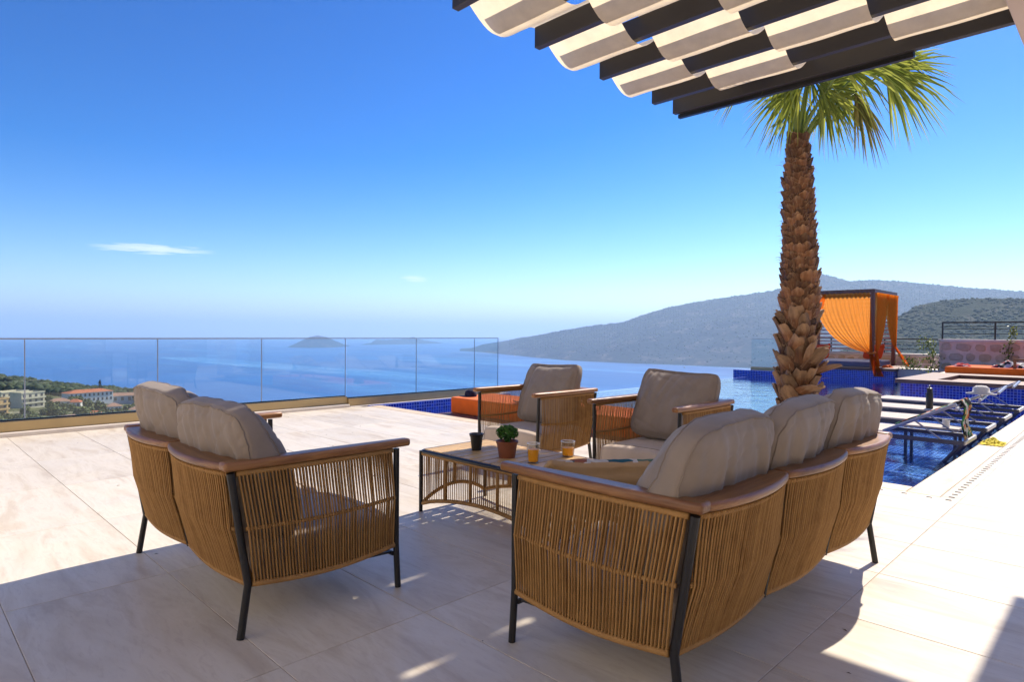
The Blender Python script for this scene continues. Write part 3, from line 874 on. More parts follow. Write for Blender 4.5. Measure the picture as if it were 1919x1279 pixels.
# ================================================================ PALM AND ITS ROUND PLANTER
PC = Vector((6.32, 2.39, 0))
t = thing('round_planter', 'round blue mosaic planter with white coping round the palm foot', 'planter', tuple(PC))
MB().lathe([(0.70, -0.36), (0.70, 0.118)], 64).build('mosaic_wall', MT['mosaic'], t, smooth=True)
MB().lathe([(0.735, 0.12), (0.74, 0.13), (0.74, 0.15), (0.73, 0.16), (0.55, 0.16), (0.545, 0.10)], 64).build('coping', MT['white_stone'], t, auto=40)
MB().lathe([(0.001, 0.125), (0.55, 0.115)], 40).build('soil', MT['soil'], t)
palm = thing('palm_tree', 'fan palm with shaggy brown trunk standing at the pool edge', 'palm', tuple(PC + Vector((0, 0, 0.12))))
def bark_mat(name, dark, mid, light, rough=0.7):
    m, t_, out = new_mat(name); q = NT(t_)
    oi = q.n('ObjectInfo')
    v = q.coord(scale=(22, 22, 3.2))
    n = q.noise(v, 1.5, 6, 0.65, 0.6); n2 = q.noise(q.coord(), 7, 4)
    c = q.ramp(n, [(0.25, dark), (0.5, mid), (0.75, light)])
    c = q.mix(q.math('MULTIPLY', oi.outputs['Random'], 0.55), c, mid)
    tz = q.n('SeparateXYZ'); q.l(q.coord(), tz.inputs[0])
    c = q.mix(q.ramp(q.math('ADD', tz.outputs[2], q.math('MULTIPLY', n, 0.05)), [(0.095, (0, 0, 0)), (0.16, (0.38, 0.38, 0.38))]), c, (0.52, 0.37, 0.22))
    c = q.mix(q.ramp(n2, [(0.45, (0, 0, 0)), (0.75, (0.6, 0.6, 0.6))]), c, dark)
    hs = q.n('HueSaturation'); q.l(c, hs.inputs['Color'])
    q.l(q.math('ADD', q.math('MULTIPLY', oi.outputs['Random'], 0.8), 0.45), hs.inputs['Value'])
    q.bsdf(out, hs.outputs[0], rough, q.bump(n, 0.6, 0.006), spec=0.3)
    return m
MT['boot'] = bark_mat('palm_leaf_base', (0.060, 0.024, 0.011), (0.22, 0.095, 0.040), (0.45, 0.26, 0.13))
MT['trunk'] = simple('palm_fibre', (0.075, 0.038, 0.018), 0.95, 0, 0.5, 30, 0.8, 90)
def trunk_c(z):   # centre line, leaning a little
    return Vector((0.02 * math.sin(z * 1.4) - 0.012 * z + 0.005 * z * z, -0.02 * math.sin(z * 1.4) - 0.004 * z, z))
def trunk_r(z):
    f = z / 2.92
    return 0.168 - 0.004 * f - 0.056 * max(0, f - 0.45) / 0.55 - 0.03 * max(0, f - 0.85) / 0.15
TH = 2.90
b = MB()
NS, NA = 60, 20
V = []; F = []
for i in range(NS + 1):
    z = TH * i / NS; c0 = trunk_c(z)
    for k in range(NA):
        a = 2 * PI * k / NA
        r_ = trunk_r(z) * 0.90 * (1 + 0.10 * noise.noise(Vector((math.cos(a) * 3, math.sin(a) * 3, z * 9))))
        V.append((c0.x + r_ * math.cos(a), c0.y + r_ * math.sin(a), z))
for i in range(NS):
    for k in range(NA):
        F.append((i * NA + k, i * NA + (k + 1) % NA, (i + 1) * NA + (k + 1) % NA, (i + 1) * NA + k))
trunk = b.add(V, F).build('trunk', MT['trunk'], palm)
# leaf bases: hollow scoops, small and tight above, long and loose below
def boot_mesh(k, wdt, lng, curl, split):
    """grows from the origin upward along z, outside is +y"""
    random.seed(k)
    rows = 6; cols = 5
    V = []; F = []
    for side in (1, 0):
        for i in range(rows + 1):
            f = i / rows
            w_ = wdt * (1.0 - 0.30 * f ** 1.5) * (1 if f < 0.9 else (0.66 if split else 0.92))
            for j in range(cols + 1):
                g = 2 * j / cols - 1
                x = w_ * 0.5 * g
                y = 0.012 * side + curl * f ** 1.6 * lng - 0.30 * w_ * g * g * (1 - 0.25 * f)
                z = lng * f + (0.018 * (1 - abs(g)) if f > 0.95 else 0) * (1 if split else -0.6) + 0.006 * math.sin(j * 4 + k)
                V.append((x + 0.003 * math.sin(i * 5 + k), y, z))
    n = (rows + 1) * (cols + 1); c1 = cols + 1
    for i in range(rows):
        for j in range(cols):
            q = (i * c1 + j, i * c1 + j + 1, (i + 1) * c1 + j + 1, (i + 1) * c1 + j)
            F.append(q[::-1]); F.append(tuple(x + n for x in q))
    for i in range(rows):
        for j in (0, cols):
            a, b_ = i * c1 + j, (i + 1) * c1 + j
            F.append((a, b_, b_ + n, a + n) if j == 0 else (b_, a, a + n, b_ + n))
    for j in range(cols):
        a, b_ = rows * c1 + j, rows * c1 + j + 1
        F.append((b_, a, a + n, b_ + n)[::-1])
    return MB().add(V, F).mesh('leaf_base', MT['boot'])
small = [boot_mesh(k, 0.140, 0.100, 0.10 + 0.04 * k, k % 2) for k in range(4)]
big = [boot_mesh(10 + k, 0.135 + 0.012 * k, 0.17 + 0.02 * k, 0.08 + 0.05 * k, k % 2) for k in range(4)]
random.seed(5)
nb = 0
z = 0.02; ring = 0
toward = Vector((-PC.x, -PC.y, 0)).normalized()
while z < TH - 0.04:
    low = z < 1.12
    step = 0.105 if low else 0.062
    cnt = 7 if low else (11 if z < 2.0 else 9)
    for k in range(cnt):
        a = 2 * PI * (k + 0.5 * (ring % 2)) / cnt + random.uniform(-0.14, 0.14) + ring * 0.07
        rad = trunk_r(z)
        d = Vector((math.cos(a), math.sin(a), 0))
        if d.dot(toward) < -0.55: continue            # never seen and buried at the back
        zz = z + random.uniform(-0.02, 0.02)
        c0 = trunk_c(max(0, zz)) + d * rad * (0.86 if low else 0.90)
        me = random.choice(big if low else small)
        tilt = random.uniform(0.02, 0.30) if low else random.uniform(0.04, 0.18)
        if low and random.random() < 0.12: tilt = random.uniform(0.8, 1.2)
        roll = random.uniform(-0.55, 0.55) if low else random.uniform(-0.18, 0.18)
        rot = Matrix.Rotation(a - PI / 2, 4, 'Z') @ Matrix.Rotation(-tilt, 4, 'X') @ Matrix.Rotation(roll, 4, 'Y')
        s = random.uniform(0.75, 1.2) * (1.0 if low else (0.9 + 0.25 * (1 - z / TH)))
        link_mesh('leaf_base', me, trunk, Matrix.Translation(c0) @ rot @ Matrix.Diagonal((s, s, s * random.uniform(0.85, 1.15), 1)))
        nb += 1
    z += step; ring += 1
# loose fibre hairs
random.seed(15)
hair = MB()
for k in range(900):
    zz = random.uniform(0.15, TH); a = random.uniform(0, 2 * PI); d = Vector((math.cos(a), math.sin(a), 0))
    p = trunk_c(zz) + d * trunk_r(zz) * 0.98
    l_ = random.uniform(0.03, 0.10)
    q_ = p + d * l_ * random.uniform(0.3, 0.9) + Vector((random.uniform(-.03, .03), random.uniform(-.03, .03), random.uniform(-0.02, 0.05)))
    hair.tube([p, p.lerp(q_, 0.6) + Vector((0, 0, 0.008)), q_], [0.0022, 0.0016, 0.0005], 3, False)
hair.build('fibre', simple('dry_fibre', (0.36, 0.24, 0.13), 0.9), trunk, kind='stuff')
# fan leaves: hub and axis given in the view plane (right, up, away)
MT['frond'] = leaf_mat('palm_leaflet', (0.16, 0.21, 0.022), (0.54, 0.56, 0.11), trans=0.46, rough=0.42)
MT['frond_dry'] = leaf_mat('palm_leaflet_drying', (0.12, 0.13, 0.025), (0.42, 0.34, 0.09), trans=0.3)
MT['petiole'] = simple('palm_petiole', (0.20, 0.27, 0.055), 0.4, 0, 0.25, 9)
hr = Vector((RT.x, RT.y, 0)).normalized(); hf = Vector((FW.x, FW.y, 0)).normalized(); hu = Vector((0, 0, 1))
crown = trunk_c(TH - 0.02)
def fan(r, u, w, ang, tilt, length, spread, nbl, droop, mat='frond', fold=0.0, seed=0, pr=0.012):
    """r, u, w: hub from the crown; ang: axis in view plane in degrees (0 = right, 90 = up); tilt: axis swings away from the viewer"""
    random.seed(seed)
    hub = crown + hr * r + hu * u + hf * w
    ax = (hr * math.cos(R(ang)) + hu * math.sin(R(ang))) * math.cos(R(tilt)) + hf * math.sin(R(tilt))
    sd = (-hr * math.sin(R(ang)) + hu * math.cos(R(ang)))
    nrm = ax.cross(sd).normalized()
    b = MB()
    for k in range(nbl):
        f = (k + 0.5) / nbl * 2 - 1
        an = R(spread) * f
        d = (ax * math.cos(an) + sd * math.sin(an) * (1 - fold) + nrm * (0.14 * math.sin(k * 2.4) + fold * math.sin(abs(an)) * 0.5)).normalized()
        ln = length * (1 - 0.22 * abs(f) ** 2) * random.uniform(0.88, 1.08)
        wd = 0.020 * (length / 0.75)
        acr = d.cross(nrm).normalized()
        V = []; seg = 7
        kink = random.uniform(0.55, 0.8)
        for i in range(seg + 1):
            g = i / seg
            p = hub + d * ln * g + Vector((0, 0, -1)) * droop * ln * (max(0, g - 0.25) ** 2) * (1.0 + (0.8 if g > kink else 0)) + nrm * 0.01 * math.sin(g * 5 + k)
            w_ = wd * (0.35 + 1.3 * g if g < 0.4 else 0.87 * (1 - g) / 0.6 + 0.03)
            V += [p - acr * w_ + nrm * w_ * 0.5, p, p + acr * w_ + nrm * w_ * 0.5]
        F = []
        for i in range(seg):
            F += [(3 * i, 3 * i + 1, 3 * i + 4, 3 * i + 3), (3 * i + 1, 3 * i + 2, 3 * i + 5, 3 * i + 4)]
        b.add(V, F)
    o = b.build('frond', MT[mat], palm)
    m1 = crown.lerp(hub, 0.5) + hu * 0.06
    MB().tube([crown - hu * 0.05, crown.lerp(m1, 0.5) + hu * 0.02, m1, hub, hub + ax * 0.05], [pr * 1.7, pr * 1.35, pr, pr * 0.8, pr * 0.3], 7).build('petiole', MT['petiole'], o, smooth=True)
fan(-0.06, 0.50, -0.10, 205, 5, 0.56, 72, 34, 0.30, seed=1)
fan(0.02, 0.62, -0.16, 250, -25, 0.52, 75, 34, 0.25, seed=2)
fan(0.18, 0.52, -0.05, -12, 0, 0.58, 80, 36, 0.35, seed=3)
fan(0.40, 0.62, 0.10, -20, 15, 0.52, 80, 34, 0.40, seed=4)
fan(0.84, 0.70, 0.00, -20, 0, 0.74, 64, 36, 0.20, seed=5)
fan(0.62, 0.74, -0.12, 4, -12, 0.62, 60, 30, 0.30, seed=25)
fan(0.30, 0.50, 0.12, -48, 12, 0.50, 62, 28, 0.28, seed=26)
fan(0.52, 0.46, -0.05, -68, 0, 0.60, 22, 18, 0.25, 'frond_dry', seed=6)
fan(0.20, 0.85, 0.05, 70, -10, 0.75, 85, 38, 0.3, seed=7)
fan(-0.30, 0.80, 0.15, 150, 20, 0.70, 80, 36, 0.35, seed=8)
fan(0.05, 0.70, 0.45, 60, 60, 0.70, 80, 34, 0.4, seed=9)
fan(-0.02, 0.95, -0.05, 100, 10, 0.8, 70, 34, 0.25, seed=10)
fan(0.25, 0.60, -0.35, 20, -55, 0.62, 78, 34, 0.35, seed=11)
fan(0.05, 0.42, 0.30, -70, 40, 0.42, 70, 26, 0.3, seed=12)
fan(-0.22, 0.62, -0.25, 185, -35, 0.52, 76, 32, 0.35, seed=13)

# ================================================================ ORANGE DAYBED IN THE POOL (LEFT)
def mattress(name, label, x0, y0, z0, x1, y1, z1, mat=None, bev=0.03, cat='mattress'):
    o = MB().box((x0, y0, z0), (x1, y1, z1)).build(name, mat or MT['orange'], bevel=bev, seg=4, auto=60)
    return tag(o, label, cat)
t = thing('timber_platform', 'brown timber platform under the orange mattress at the pool edge', 'platform', (6.2, 5.5, 0))
for k in range(9):
    MB().box((5.53 - 6.2 + 0.155 * k, -1.75, -0.075), (5.53 - 6.2 + 0.155 * k + 0.148, 1.72, -0.040)).build('board', MT['deckwood'], t, bevel=0.003, seg=1)
MB().box((5.56 - 6.2, -1.70, -0.5), (6.85 - 6.2, 1.66, -0.077)).build('substructure', MT['brownwood'], t)
mattress('daybed_mattress', 'orange mattress beside the pool under the navy cap', 5.93, 4.05, -0.039, 6.78, 7.17, 0.195)
cap = thing('cap', 'navy blue cap lying on the end of the orange mattress', 'cap', (6.18, 7.0, 0.195), R(130))
MB().lathe([(0.088, 0.0), (0.093, 0.03), (0.085, 0.07), (0.06, 0.10), (0.02, 0.113), (0.001, 0.114)], 24).build('crown', MT['navy'], cap, smooth=True)
P = []
for k in range(15):
    a = R(-65 + 130 * k / 14); P.append((0.095 * math.cos(a) + 0.075 * math.cos(a) ** 2, 0.095 * math.sin(a)))
for k in range(15):
    a = R(65 - 130 * k / 14); P.append((0.080 * math.cos(a), 0.088 * math.sin(a)))
MB().prism(P, 0.004, 0.010).build('visor', MT['navy'], cap)
tw = MB(); V = []; F = []
random.seed(3)
for i in range(15):
    for j in range(15):
        V.append((0.30 * i / 14 + 0.02 * math.sin(j), 0.62 * j / 14 + 0.02 * math.sin(i * 2), 0.008 + 0.035 * (0.5 + 0.5 * noise.noise(Vector((i * .5, j * .45, 1)))) + 0.02 * (i == 0)))
for i in range(14):
    for j in range(14): F.append((i * 15 + j, (i + 1) * 15 + j, (i + 1) * 15 + j + 1, i * 15 + j + 1))
tag(MB().add(V, F).xf(Matrix.Translation((6.0, 5.35, 0.193))).build('towel', MT['pink_towel'], smooth=True), 'pale pink towel spread on the orange mattress behind the armchair', 'towel')
tray = thing('wooden_tray', 'small wooden bed tray holding yellow fruit on the orange mattress', 'tray', (6.15, 4.95, 0.196))
MB().box((-0.17, -0.25, 0.10), (0.17, 0.25, 0.12)).build('tray_top', MT['teak_y'], tray, bevel=0.004)
for x in (-0.15, 0.13):
    for y in (-0.23, 0.21): MB().box((x, y, 0.0), (x + 0.02, y + 0.02, 0.10)).build('leg', MT['teak_y'], tray)
MT['lemon'] = simple('lemon_skin', (0.75, 0.42, 0.02), 0.45, 0, 0.1, 30)
for k, (x, y, z_) in enumerate(((-0.07, -0.08, 0), (0.02, -0.02, 0), (-0.05, 0.06, 0), (0.05, 0.10, 0), (-0.01, 0.0, 0.055), (-0.03, 0.14, 0))):
    tag(MB().lathe([(0.001, 0.0), (0.022, 0.008), (0.036, 0.032), (0.034, 0.046), (0.018, 0.064), (0.001, 0.070)], 14).xf(Matrix.Translation((6.15 + x, 4.95 + y, 0.3165 + z_))).build('lemon', MT['lemon'], smooth=True), 'yellow fruit heaped on the wooden bed tray', 'fruit', 'yellow fruit on the bed tray')

# ================================================================ LOUNGERS STANDING IN THE SHALLOW WATER
MT['alu'] = simple('grey_aluminium', (0.085, 0.085, 0.10), 0.42, 0.3, 0.1, 8)
MT['alu_light'] = simple('silver_aluminium', (0.40, 0.40, 0.42), 0.35, 0.6, 0.06, 8)
MT['sling'] = fabric('cream_sling', (0.66, 0.57, 0.48))
def lounger(label, x, y0):
    t = thing('sun_lounger', label, 'sun lounger', (x, y0, -0.36), 0, 'sun loungers in the shallow end')
    zf = 0.43; Wd = 0.64; Lg = 1.88; hinge = 0.72
    for sx in (0, Wd):
        MB().box((sx - 0.018, 0, zf - 0.022), (sx + 0.018, Lg, zf + 0.022)).build('side_rail', MT['alu'], t, bevel=0.004)
        MB().tube([(sx, hinge, zf + 0.045), (sx, 0.07, zf + 0.385)], 0.017, 8).build('backrest_rail', MT['alu_light'], t, auto=40)
        for ya, yb in ((0.03, 0.34), (Lg - 0.05, Lg - 0.38)):
            MB().tube([(sx, ya, zf - 0.02), (sx, yb, 0.0)], 0.020, 6).build('leg', MT['alu'], t)
        MB().tube([(sx, 0.42, zf + 0.18), (sx, 0.20, zf + 0.02)], 0.009, 6).build('support_strut', MT['alu_light'], t)
    for y in (0.01, Lg - 0.01):
        MB().box((0.02, y - 0.016, zf - 0.02), (Wd - 0.02, y + 0.016, zf + 0.018)).build('end_rail', MT['alu_light'], t, bevel=0.004)
    MB().tube([(0, 0.07, zf + 0.335), (Wd, 0.07, zf + 0.385)], 0.017, 8).build('head_rail', MT['alu_light'], t)
    MB().box((0.005, hinge + 0.01, zf + 0.0225), (Wd - 0.005, Lg - 0.02, zf + 0.050)).build('seat_sling', MT['sling'], t, bevel=0.008)
    m = Matrix.Translation((0, hinge, zf + 0.045)) @ Matrix.Rotation(-math.atan2(0.34, 0.65), 4, 'X')
    MB().box((0.02, -0.69, -0.004), (Wd - 0.02, -0.01, 0.004)).xf(m).build('back_sling', MT['sling'], t)
    return t
lounger('grey sun lounger nearest the pool corner with a printed cloth over its back', 7.62, 1.235)
lounger('second grey sun lounger from the pool corner', 8.90, 1.235)
lounger('third grey sun lounger from the pool corner beside the black flask', 10.22, 1.235)
lounger('grey sun lounger farthest from the pool corner against the blue tiled tub', 11.55, 1.235)
t = thing('side_table', 'low cream topped side table between the two nearest loungers', 'table', (8.42, 1.42, -0.36))
MB().box((0, 0, 0.44), (0.34, 0.55, 0.47)).build('table_top', MT['sling'], t, bevel=0.006)
for x in (0.02, 0.29):
    for y in (0.02, 0.50): MB().box((x, y, 0), (x + 0.03, y + 0.03, 0.44)).build('leg', MT['alu'], t)
tag(MB().lathe([(0.001, 0), (0.034, 0), (0.038, 0.075), (0.035, 0.075), (0.032, 0.006), (0.001, 0.006)], 18).xf(Matrix.Translation((8.55, 1.56, 0.111))).build('white_cup', simple('white_ceramic', (0.75, 0.74, 0.72), 0.3), auto=40), 'white cup standing on the low side table in the pool', 'cup')
fl = thing('flask', 'black insulated drink flask standing on the third lounger', 'flask', (10.42, 2.10, 0.1205))
MB().lathe([(0.001, 0), (0.042, 0), (0.044, 0.01), (0.044, 0.20), (0.034, 0.235)], 20).build('body', MT['blackpot'], fl, auto=50)
MB().lathe([(0.034, 0.2355), (0.036, 0.24), (0.036, 0.285), (0.020, 0.292), (0.001, 0.292)], 20).build('cap', MT['blackpot'], fl, auto=50)
MB().tube([(0.030, 0, 0.285), (0.030, 0, 0.315), (0, 0, 0.325), (-0.030, 0, 0.315), (-0.030, 0, 0.285)], 0.006, 6).build('carry_loop', MT['blackpot'], fl)
# printed cloth over the first lounger's back
V = []; F = []
random.seed(8)
prof = []
for i in range(22):
    s = i / 21
    if s < 0.55:
        g = s / 0.55; prof.append((1.235 + 0.62 - 0.53 * g, 0.167 + 0.277 * g + 0.018))
    elif s < 0.62: prof.append((1.235 + 0.062, 0.482))
    else:
        g = (s - 0.62) / 0.38; prof.append((1.235 + 0.038 - 0.014 * math.sin(g * 9), 0.465 - 0.42 * g))
for i, (y, z_) in enumerate(prof):
    for j in range(17):
        g = j / 16
        sq = 1.0 if i < 12 else 0.72
        V.append((7.74 + 0.52 * (g - 0.5) * sq + 0.20 + 0.02 * math.sin(i * .7), y + 0.008 * math.sin(j * 1.9 + i * .6), z_ + 0.012 * math.sin(j * 1.3 + i * .5)))
n = 17
for i in range(len(prof) - 1):
    for j in range(n - 1): F.append((i * n + j, i * n + j + 1, (i + 1) * n + j + 1, (i + 1) * n + j))
o = MB().add(V, F).build('printed_cloth', MT['tropic'], smooth=True); tag(o, 'black and green tropical print cloth hung over the nearest lounger back', 'cloth')
so = o.modifiers.new('thick', 'SOLIDIFY'); so.thickness = 0.004
# small white hat on the second lounger
t = thing('sun_hat', 'white sun hat hung on the second lounger headrest', 'hat', (9.15, 1.33, 0.462))
MB().lathe([(0.15, 0.0), (0.152, 0.006), (0.085, 0.02), (0.08, 0.07), (0.05, 0.095), (0.001, 0.10)], 22).build('hat_body', simple('white_straw', (0.70, 0.66, 0.60), 0.8, 0, 0.1, 60, 0.4, 200), t, smooth=True)
# yellow cloth on the coping
V = []; F = []
for i in range(19):
    for j in range(19):
        x, y = i / 18 - .5, j / 18 - .5
        r_ = max(0, 1 - 2.1 * math.hypot(x, y))
        V.append((8.33 + 0.34 * x + .01 * math.sin(j * 2), 1.10 + 0.20 * y + .012 * math.sin(i * 1.7), 0.004 + r_ * (0.055 + 0.05 * noise.noise(Vector((i * .4, j * .4, 3)))) + 0.02 * abs(noise.noise(Vector((i * .6, j * .6, 7))))))
for i in range(18):
    for j in range(18): F.append((i * 19 + j, (i + 1) * 19 + j, (i + 1) * 19 + j + 1, i * 19 + j + 1))
tag(MB().add(V, F).build('yellow_cloth', fabric('yellow_cotton', (0.74, 0.60, 0.03)), smooth=True), 'crumpled yellow cloth lying on the pool coping', 'cloth')

# ================================================================ RAISED TUB, DECK AND ORANGE BED (FAR RIGHT)
JX, JV, JZ = 14.15, 3.44, 0.29
t = thing('raised_tub', 'raised blue mosaic tub with wide brown timber coping', 'hot tub', (JX, 0, 0))
MB().box((0.08, -3.0, -1.3), (3.1, JV - 0.08, 0.212)).build('mosaic_wall', MT['mosaic'], t)
MB().box((0, -3.0, 0.214), (0.42, JV, JZ)).build('coping_board', MT['deckwood'], t, bevel=0.006)
MB().box((0.421, JV - 0.62, 0.214), (3.2, JV, JZ)).build('coping_board', MT['deckwood'], t, bevel=0.006)
MB().box((2.55, -3.0, 0.214), (3.2, JV - 0.621, JZ)).build('coping_board', MT['deckwood'], t, bevel=0.006)
MB().add([(0.43, -3, 0.2125), (2.55, -3, 0.2125), (2.55, JV - 0.62, 0.2125), (0.43, JV - 0.62, 0.2125)], [(0, 1, 2, 3)]).build('cover_mesh', MT['brownwood'], t)
deck = struct(MB().box((17.36, -4, -1.3), (19.98, 3.40, 0.27)).build('far_deck', MT['white_stone'], bevel=0.01))
struct(MB().box((20.41, 3.3, -1.3), (21.0, 4.9, 0.21)).build('far_pool_rim', MT['white_stone'], bevel=0.01))
t = thing('low_orange_bed', 'wide low orange bed on the far deck behind the raised tub', 'daybed', (17.7, 0, 0.27))
MB().box((0, -1.0, 0.0), (1.75, 3.28, 0.155)).build('mattress', MT['orange'], t, bevel=0.03, seg=3, auto=60)
for y0 in (1.25, 0.55):
    f = MB().box((0.12 + 0.9 * (y0 < 1), y0, 0.156), (0.17 + 0.9 * (y0 < 1), y0 + 0.05, 0.34)).box((0.12 + 0.9 * (y0 < 1), y0 + 0.72, 0.156), (0.17 + 0.9 * (y0 < 1), y0 + 0.77, 0.34)).box((0.12 + 0.9 * (y0 < 1), y0, 0.3405), (0.17 + 0.9 * (y0 < 1), y0 + 0.77, 0.375))
    f.build('backrest_frame', MT['teak'], t)
def heap(name, label, cat, c0, sx, sy, sz, mat, seed):
    V = []; F = []; n = 16
    for i in range(n + 1):
        for j in range(n + 1):
            x, y = 2 * i / n - 1, 2 * j / n - 1
            e = max(0, 1 - x * x) ** .5 * max(0, 1 - y * y) ** .5
            V.append((c0[0] + sx * x, c0[1] + sy * y, c0[2] + 0.004 + sz * e * (0.7 + 0.7 * noise.noise(Vector((x * 2.2 + seed, y * 2.2, seed))))))
    for i in range(n):
        for j in range(n): F.append((i * (n + 1) + j, (i + 1) * (n + 1) + j, (i + 1) * (n + 1) + j + 1, i * (n + 1) + j + 1))
    return tag(MB().add(V, F).build(name, mat, smooth=True), label, cat)
heap('printed_towel', 'white and black printed towel bunched on the far orange bed', 'towel', (18.2, 2.05, 0.425), 0.25, 0.40, 0.17, MT['zebra'], 2)
heap('red_cloth', 'small red and white cloth near the left end of the far orange bed', 'cloth', (17.98, 2.98, 0.425), 0.14, 0.16, 0.09, print_mat('red_print', [(0.6, 0.04, 0.04), (0.65, 0.5, 0.45), (0.5, 0.05, 0.06)], 12), 5)

# ================================================================ STONE WALLS, RAILINGS, CLIMBING PLANTS
MT['mortar'] = simple('mortar', (0.74, 0.55, 0.43), 0.95, 0, 0.12, 5, 0.5, 40)
def stone_mat():
    m, t_, out = new_mat('rubble_stone'); q = NT(t_); oi = q.n('ObjectInfo'); v = q.coord()
    n = q.noise(v, 9, 6, 0.65)
    c = q.ramp(oi.outputs['Random'], [(0.0, (0.50, 0.32, 0.18)), (0.35, (0.62, 0.43, 0.28)), (0.7, (0.55, 0.41, 0.30)), (1.0, (0.66, 0.50, 0.37))])
    c = q.mix(q.ramp(n, [(0.35, (0, 0, 0)), (0.7, (0.6, 0.6, 0.6))]), c, (0.44, 0.28, 0.17))
    q.bsdf(out, c, 0.9, q.bump(n, 0.6, 0.02), spec=0.2); return m
MT['stone'] = stone_mat()
def stone_wall(label, x, y0, y1, z0, z1, seed, cols, rows):
    random.seed(seed)
    t = thing('stone_wall', label, 'wall', (x, y0, z0))
    H_, L_ = z1 - z0, y1 - y0
    MB().box((0, 0, -0.6), (0.35, L_, H_ - 0.07)).build('mortar_core', MT['mortar'], t)
    MB().box((-0.05, -0.02, H_ - 0.069), (0.42, L_ + 0.02, H_)).build('coping', MT['white_stone'], t, bevel=0.01)
    zc = 0.0
    for r in range(rows):
        rh = (H_ - 0.08) / rows
        y = random.uniform(-0.1, 0.0)
        while y < L_ - 0.08:
            w_ = random.uniform(0.7, 1.5) * L_ / cols
            ya, yb = max(y, 0) + 0.015, min(y + w_, L_) - 0.015
            if yb - ya > 0.07:
                cy_, cz_ = (ya + yb) / 2, rh * (r + 0.5) + random.uniform(-0.02, 0.02)
                n = 9; P = []
                for k in range(n):
                    a = 2 * PI * k / n + random.uniform(-.2, .2)
                    P.append((cy_ + (yb - ya) / 2 * random.uniform(0.78, 1.0) * math.copysign(abs(math.cos(a)) ** .7, math.cos(a)), cz_ + rh * 0.46 * random.uniform(0.7, 1.0) * math.copysign(abs(math.sin(a)) ** .7, math.sin(a))))
                pr = random.uniform(0.02, 0.05)
                V = [(0.01, a, b_) for a, b_ in P] + [(-pr * .7, cy_ + (a - cy_) * .93, cz_ + (b_ - cz_) * .93) for a, b_ in P] + [(-pr, cy_ + (a - cy_) * .6, cz_ + (b_ - cz_) * .6) for a, b_ in P]
                F = [tuple(range(2 * n, 3 * n))]
                for q_ in (0, n):
                    F += [(q_ + k, q_ + (k + 1) % n, q_ + n + (k + 1) % n, q_ + n + k) for k in range(n)]
                MB().add(V, F).build('stone', MT['stone'], t)
            y += w_
    return t
stone_wall('rubble stone wall with pale coping behind the far orange bed', 20.0, -3.0, 3.83, 0.2, 1.055, 4, 22, 3)
stone_wall('lower rubble stone wall beside the curtained cabana', 22.75, 3.6, 9.2, 0.0, 0.575, 6, 14, 2)
def railing(label, x, y0, y1, z0, z1, step):
    t = thing('railing', label, 'railing', (x, y0, z0))
    n = max(1, round((y1 - y0) / step)); H_ = z1 - z0
    for k in range(n + 1):
        y = (y1 - y0) * k / n
        MB().box((-0.02, y - 0.02, 0), (0.02, y + 0.02, H_ - 0.021)).build('post', MT['black'], t)
    MB().box((-0.025, -0.02, H_ - 0.02), (0.025, y1 - y0 + 0.02, H_ + 0.015)).build('handrail', MT['black'], t)
    for f in (0.32, 0.62, 0.76):
        MB().tube([(0, 0, H_ * f), (0, y1 - y0, H_ * f)], 0.009, 6).build('bar', MT['black'], t)
railing('black metal railing on top of the higher stone wall', 20.12, -3.0, 3.78, 1.055, 1.50, 1.13)
railing('black metal railing on the lower stone wall behind the cabana', 22.9, 4.25, 9.1, 0.575, 1.035, 1.6)
MT['climber'] = leaf_mat('climber_leaf', (0.05, 0.10, 0.012), (0.34, 0.38, 0.06), trans=0.3)
def climber(label, x, y, z0, h, spread, nleaf, seed):
    random.seed(seed)
    t = thing('climbing_plant', label, 'plant', (x, y, z0))
    path = [(0, 0, 0)]
    for k in range(1, 7): path.append((0.02 * math.sin(k * 2), spread * 0.5 * math.sin(k * 1.1 + seed) * k / 6, h * k / 6))
    MB().tube(path, [0.012, 0.010, 0.009, 0.008, 0.006, 0.005, 0.003], 5).build('stem', simple('plant_stem', (0.10, 0.08, 0.03), 0.8), t)
    b = MB()
    for k in range(nleaf):
        f = random.random() ** 0.8
        i = min(5, int(f * 6)); p = Vector(path[i]).lerp(Vector(path[i + 1]), f * 6 - i)
        p += Vector((random.gauss(-0.03, .05), random.gauss(0, spread * .35), random.gauss(0, .06)))
        p.z = max(p.z, 0.01)
        n_ = Vector((random.gauss(-.4, .6), random.gauss(0, .6), random.gauss(.5, .5))).normalized()
        a = n_.cross(Vector((0.2, 1, 0.3))).normalized(); c_ = n_.cross(a); s = random.uniform(0.025, 0.05)
        b.add([p - a * s, p - c_ * s * .5, p + a * s, p + c_ * s * .5], [(0, 1, 2, 3)])
    b.build('foliage', MT['climber'], t)
climber('yellow green climbing plant at the corner between the two stone walls', 19.85, 3.98, 0.05, 1.05, 0.30, 260, 2)
climber('small climbing plant growing up the stone wall behind the far bed', 19.86, 2.32, 0.27, 1.08, 0.16, 150, 5)
climber('low bushy plant at the foot of the wall right of the cabana', 20.3, 4.55, 0.2, 0.30, 0.35, 160, 7)

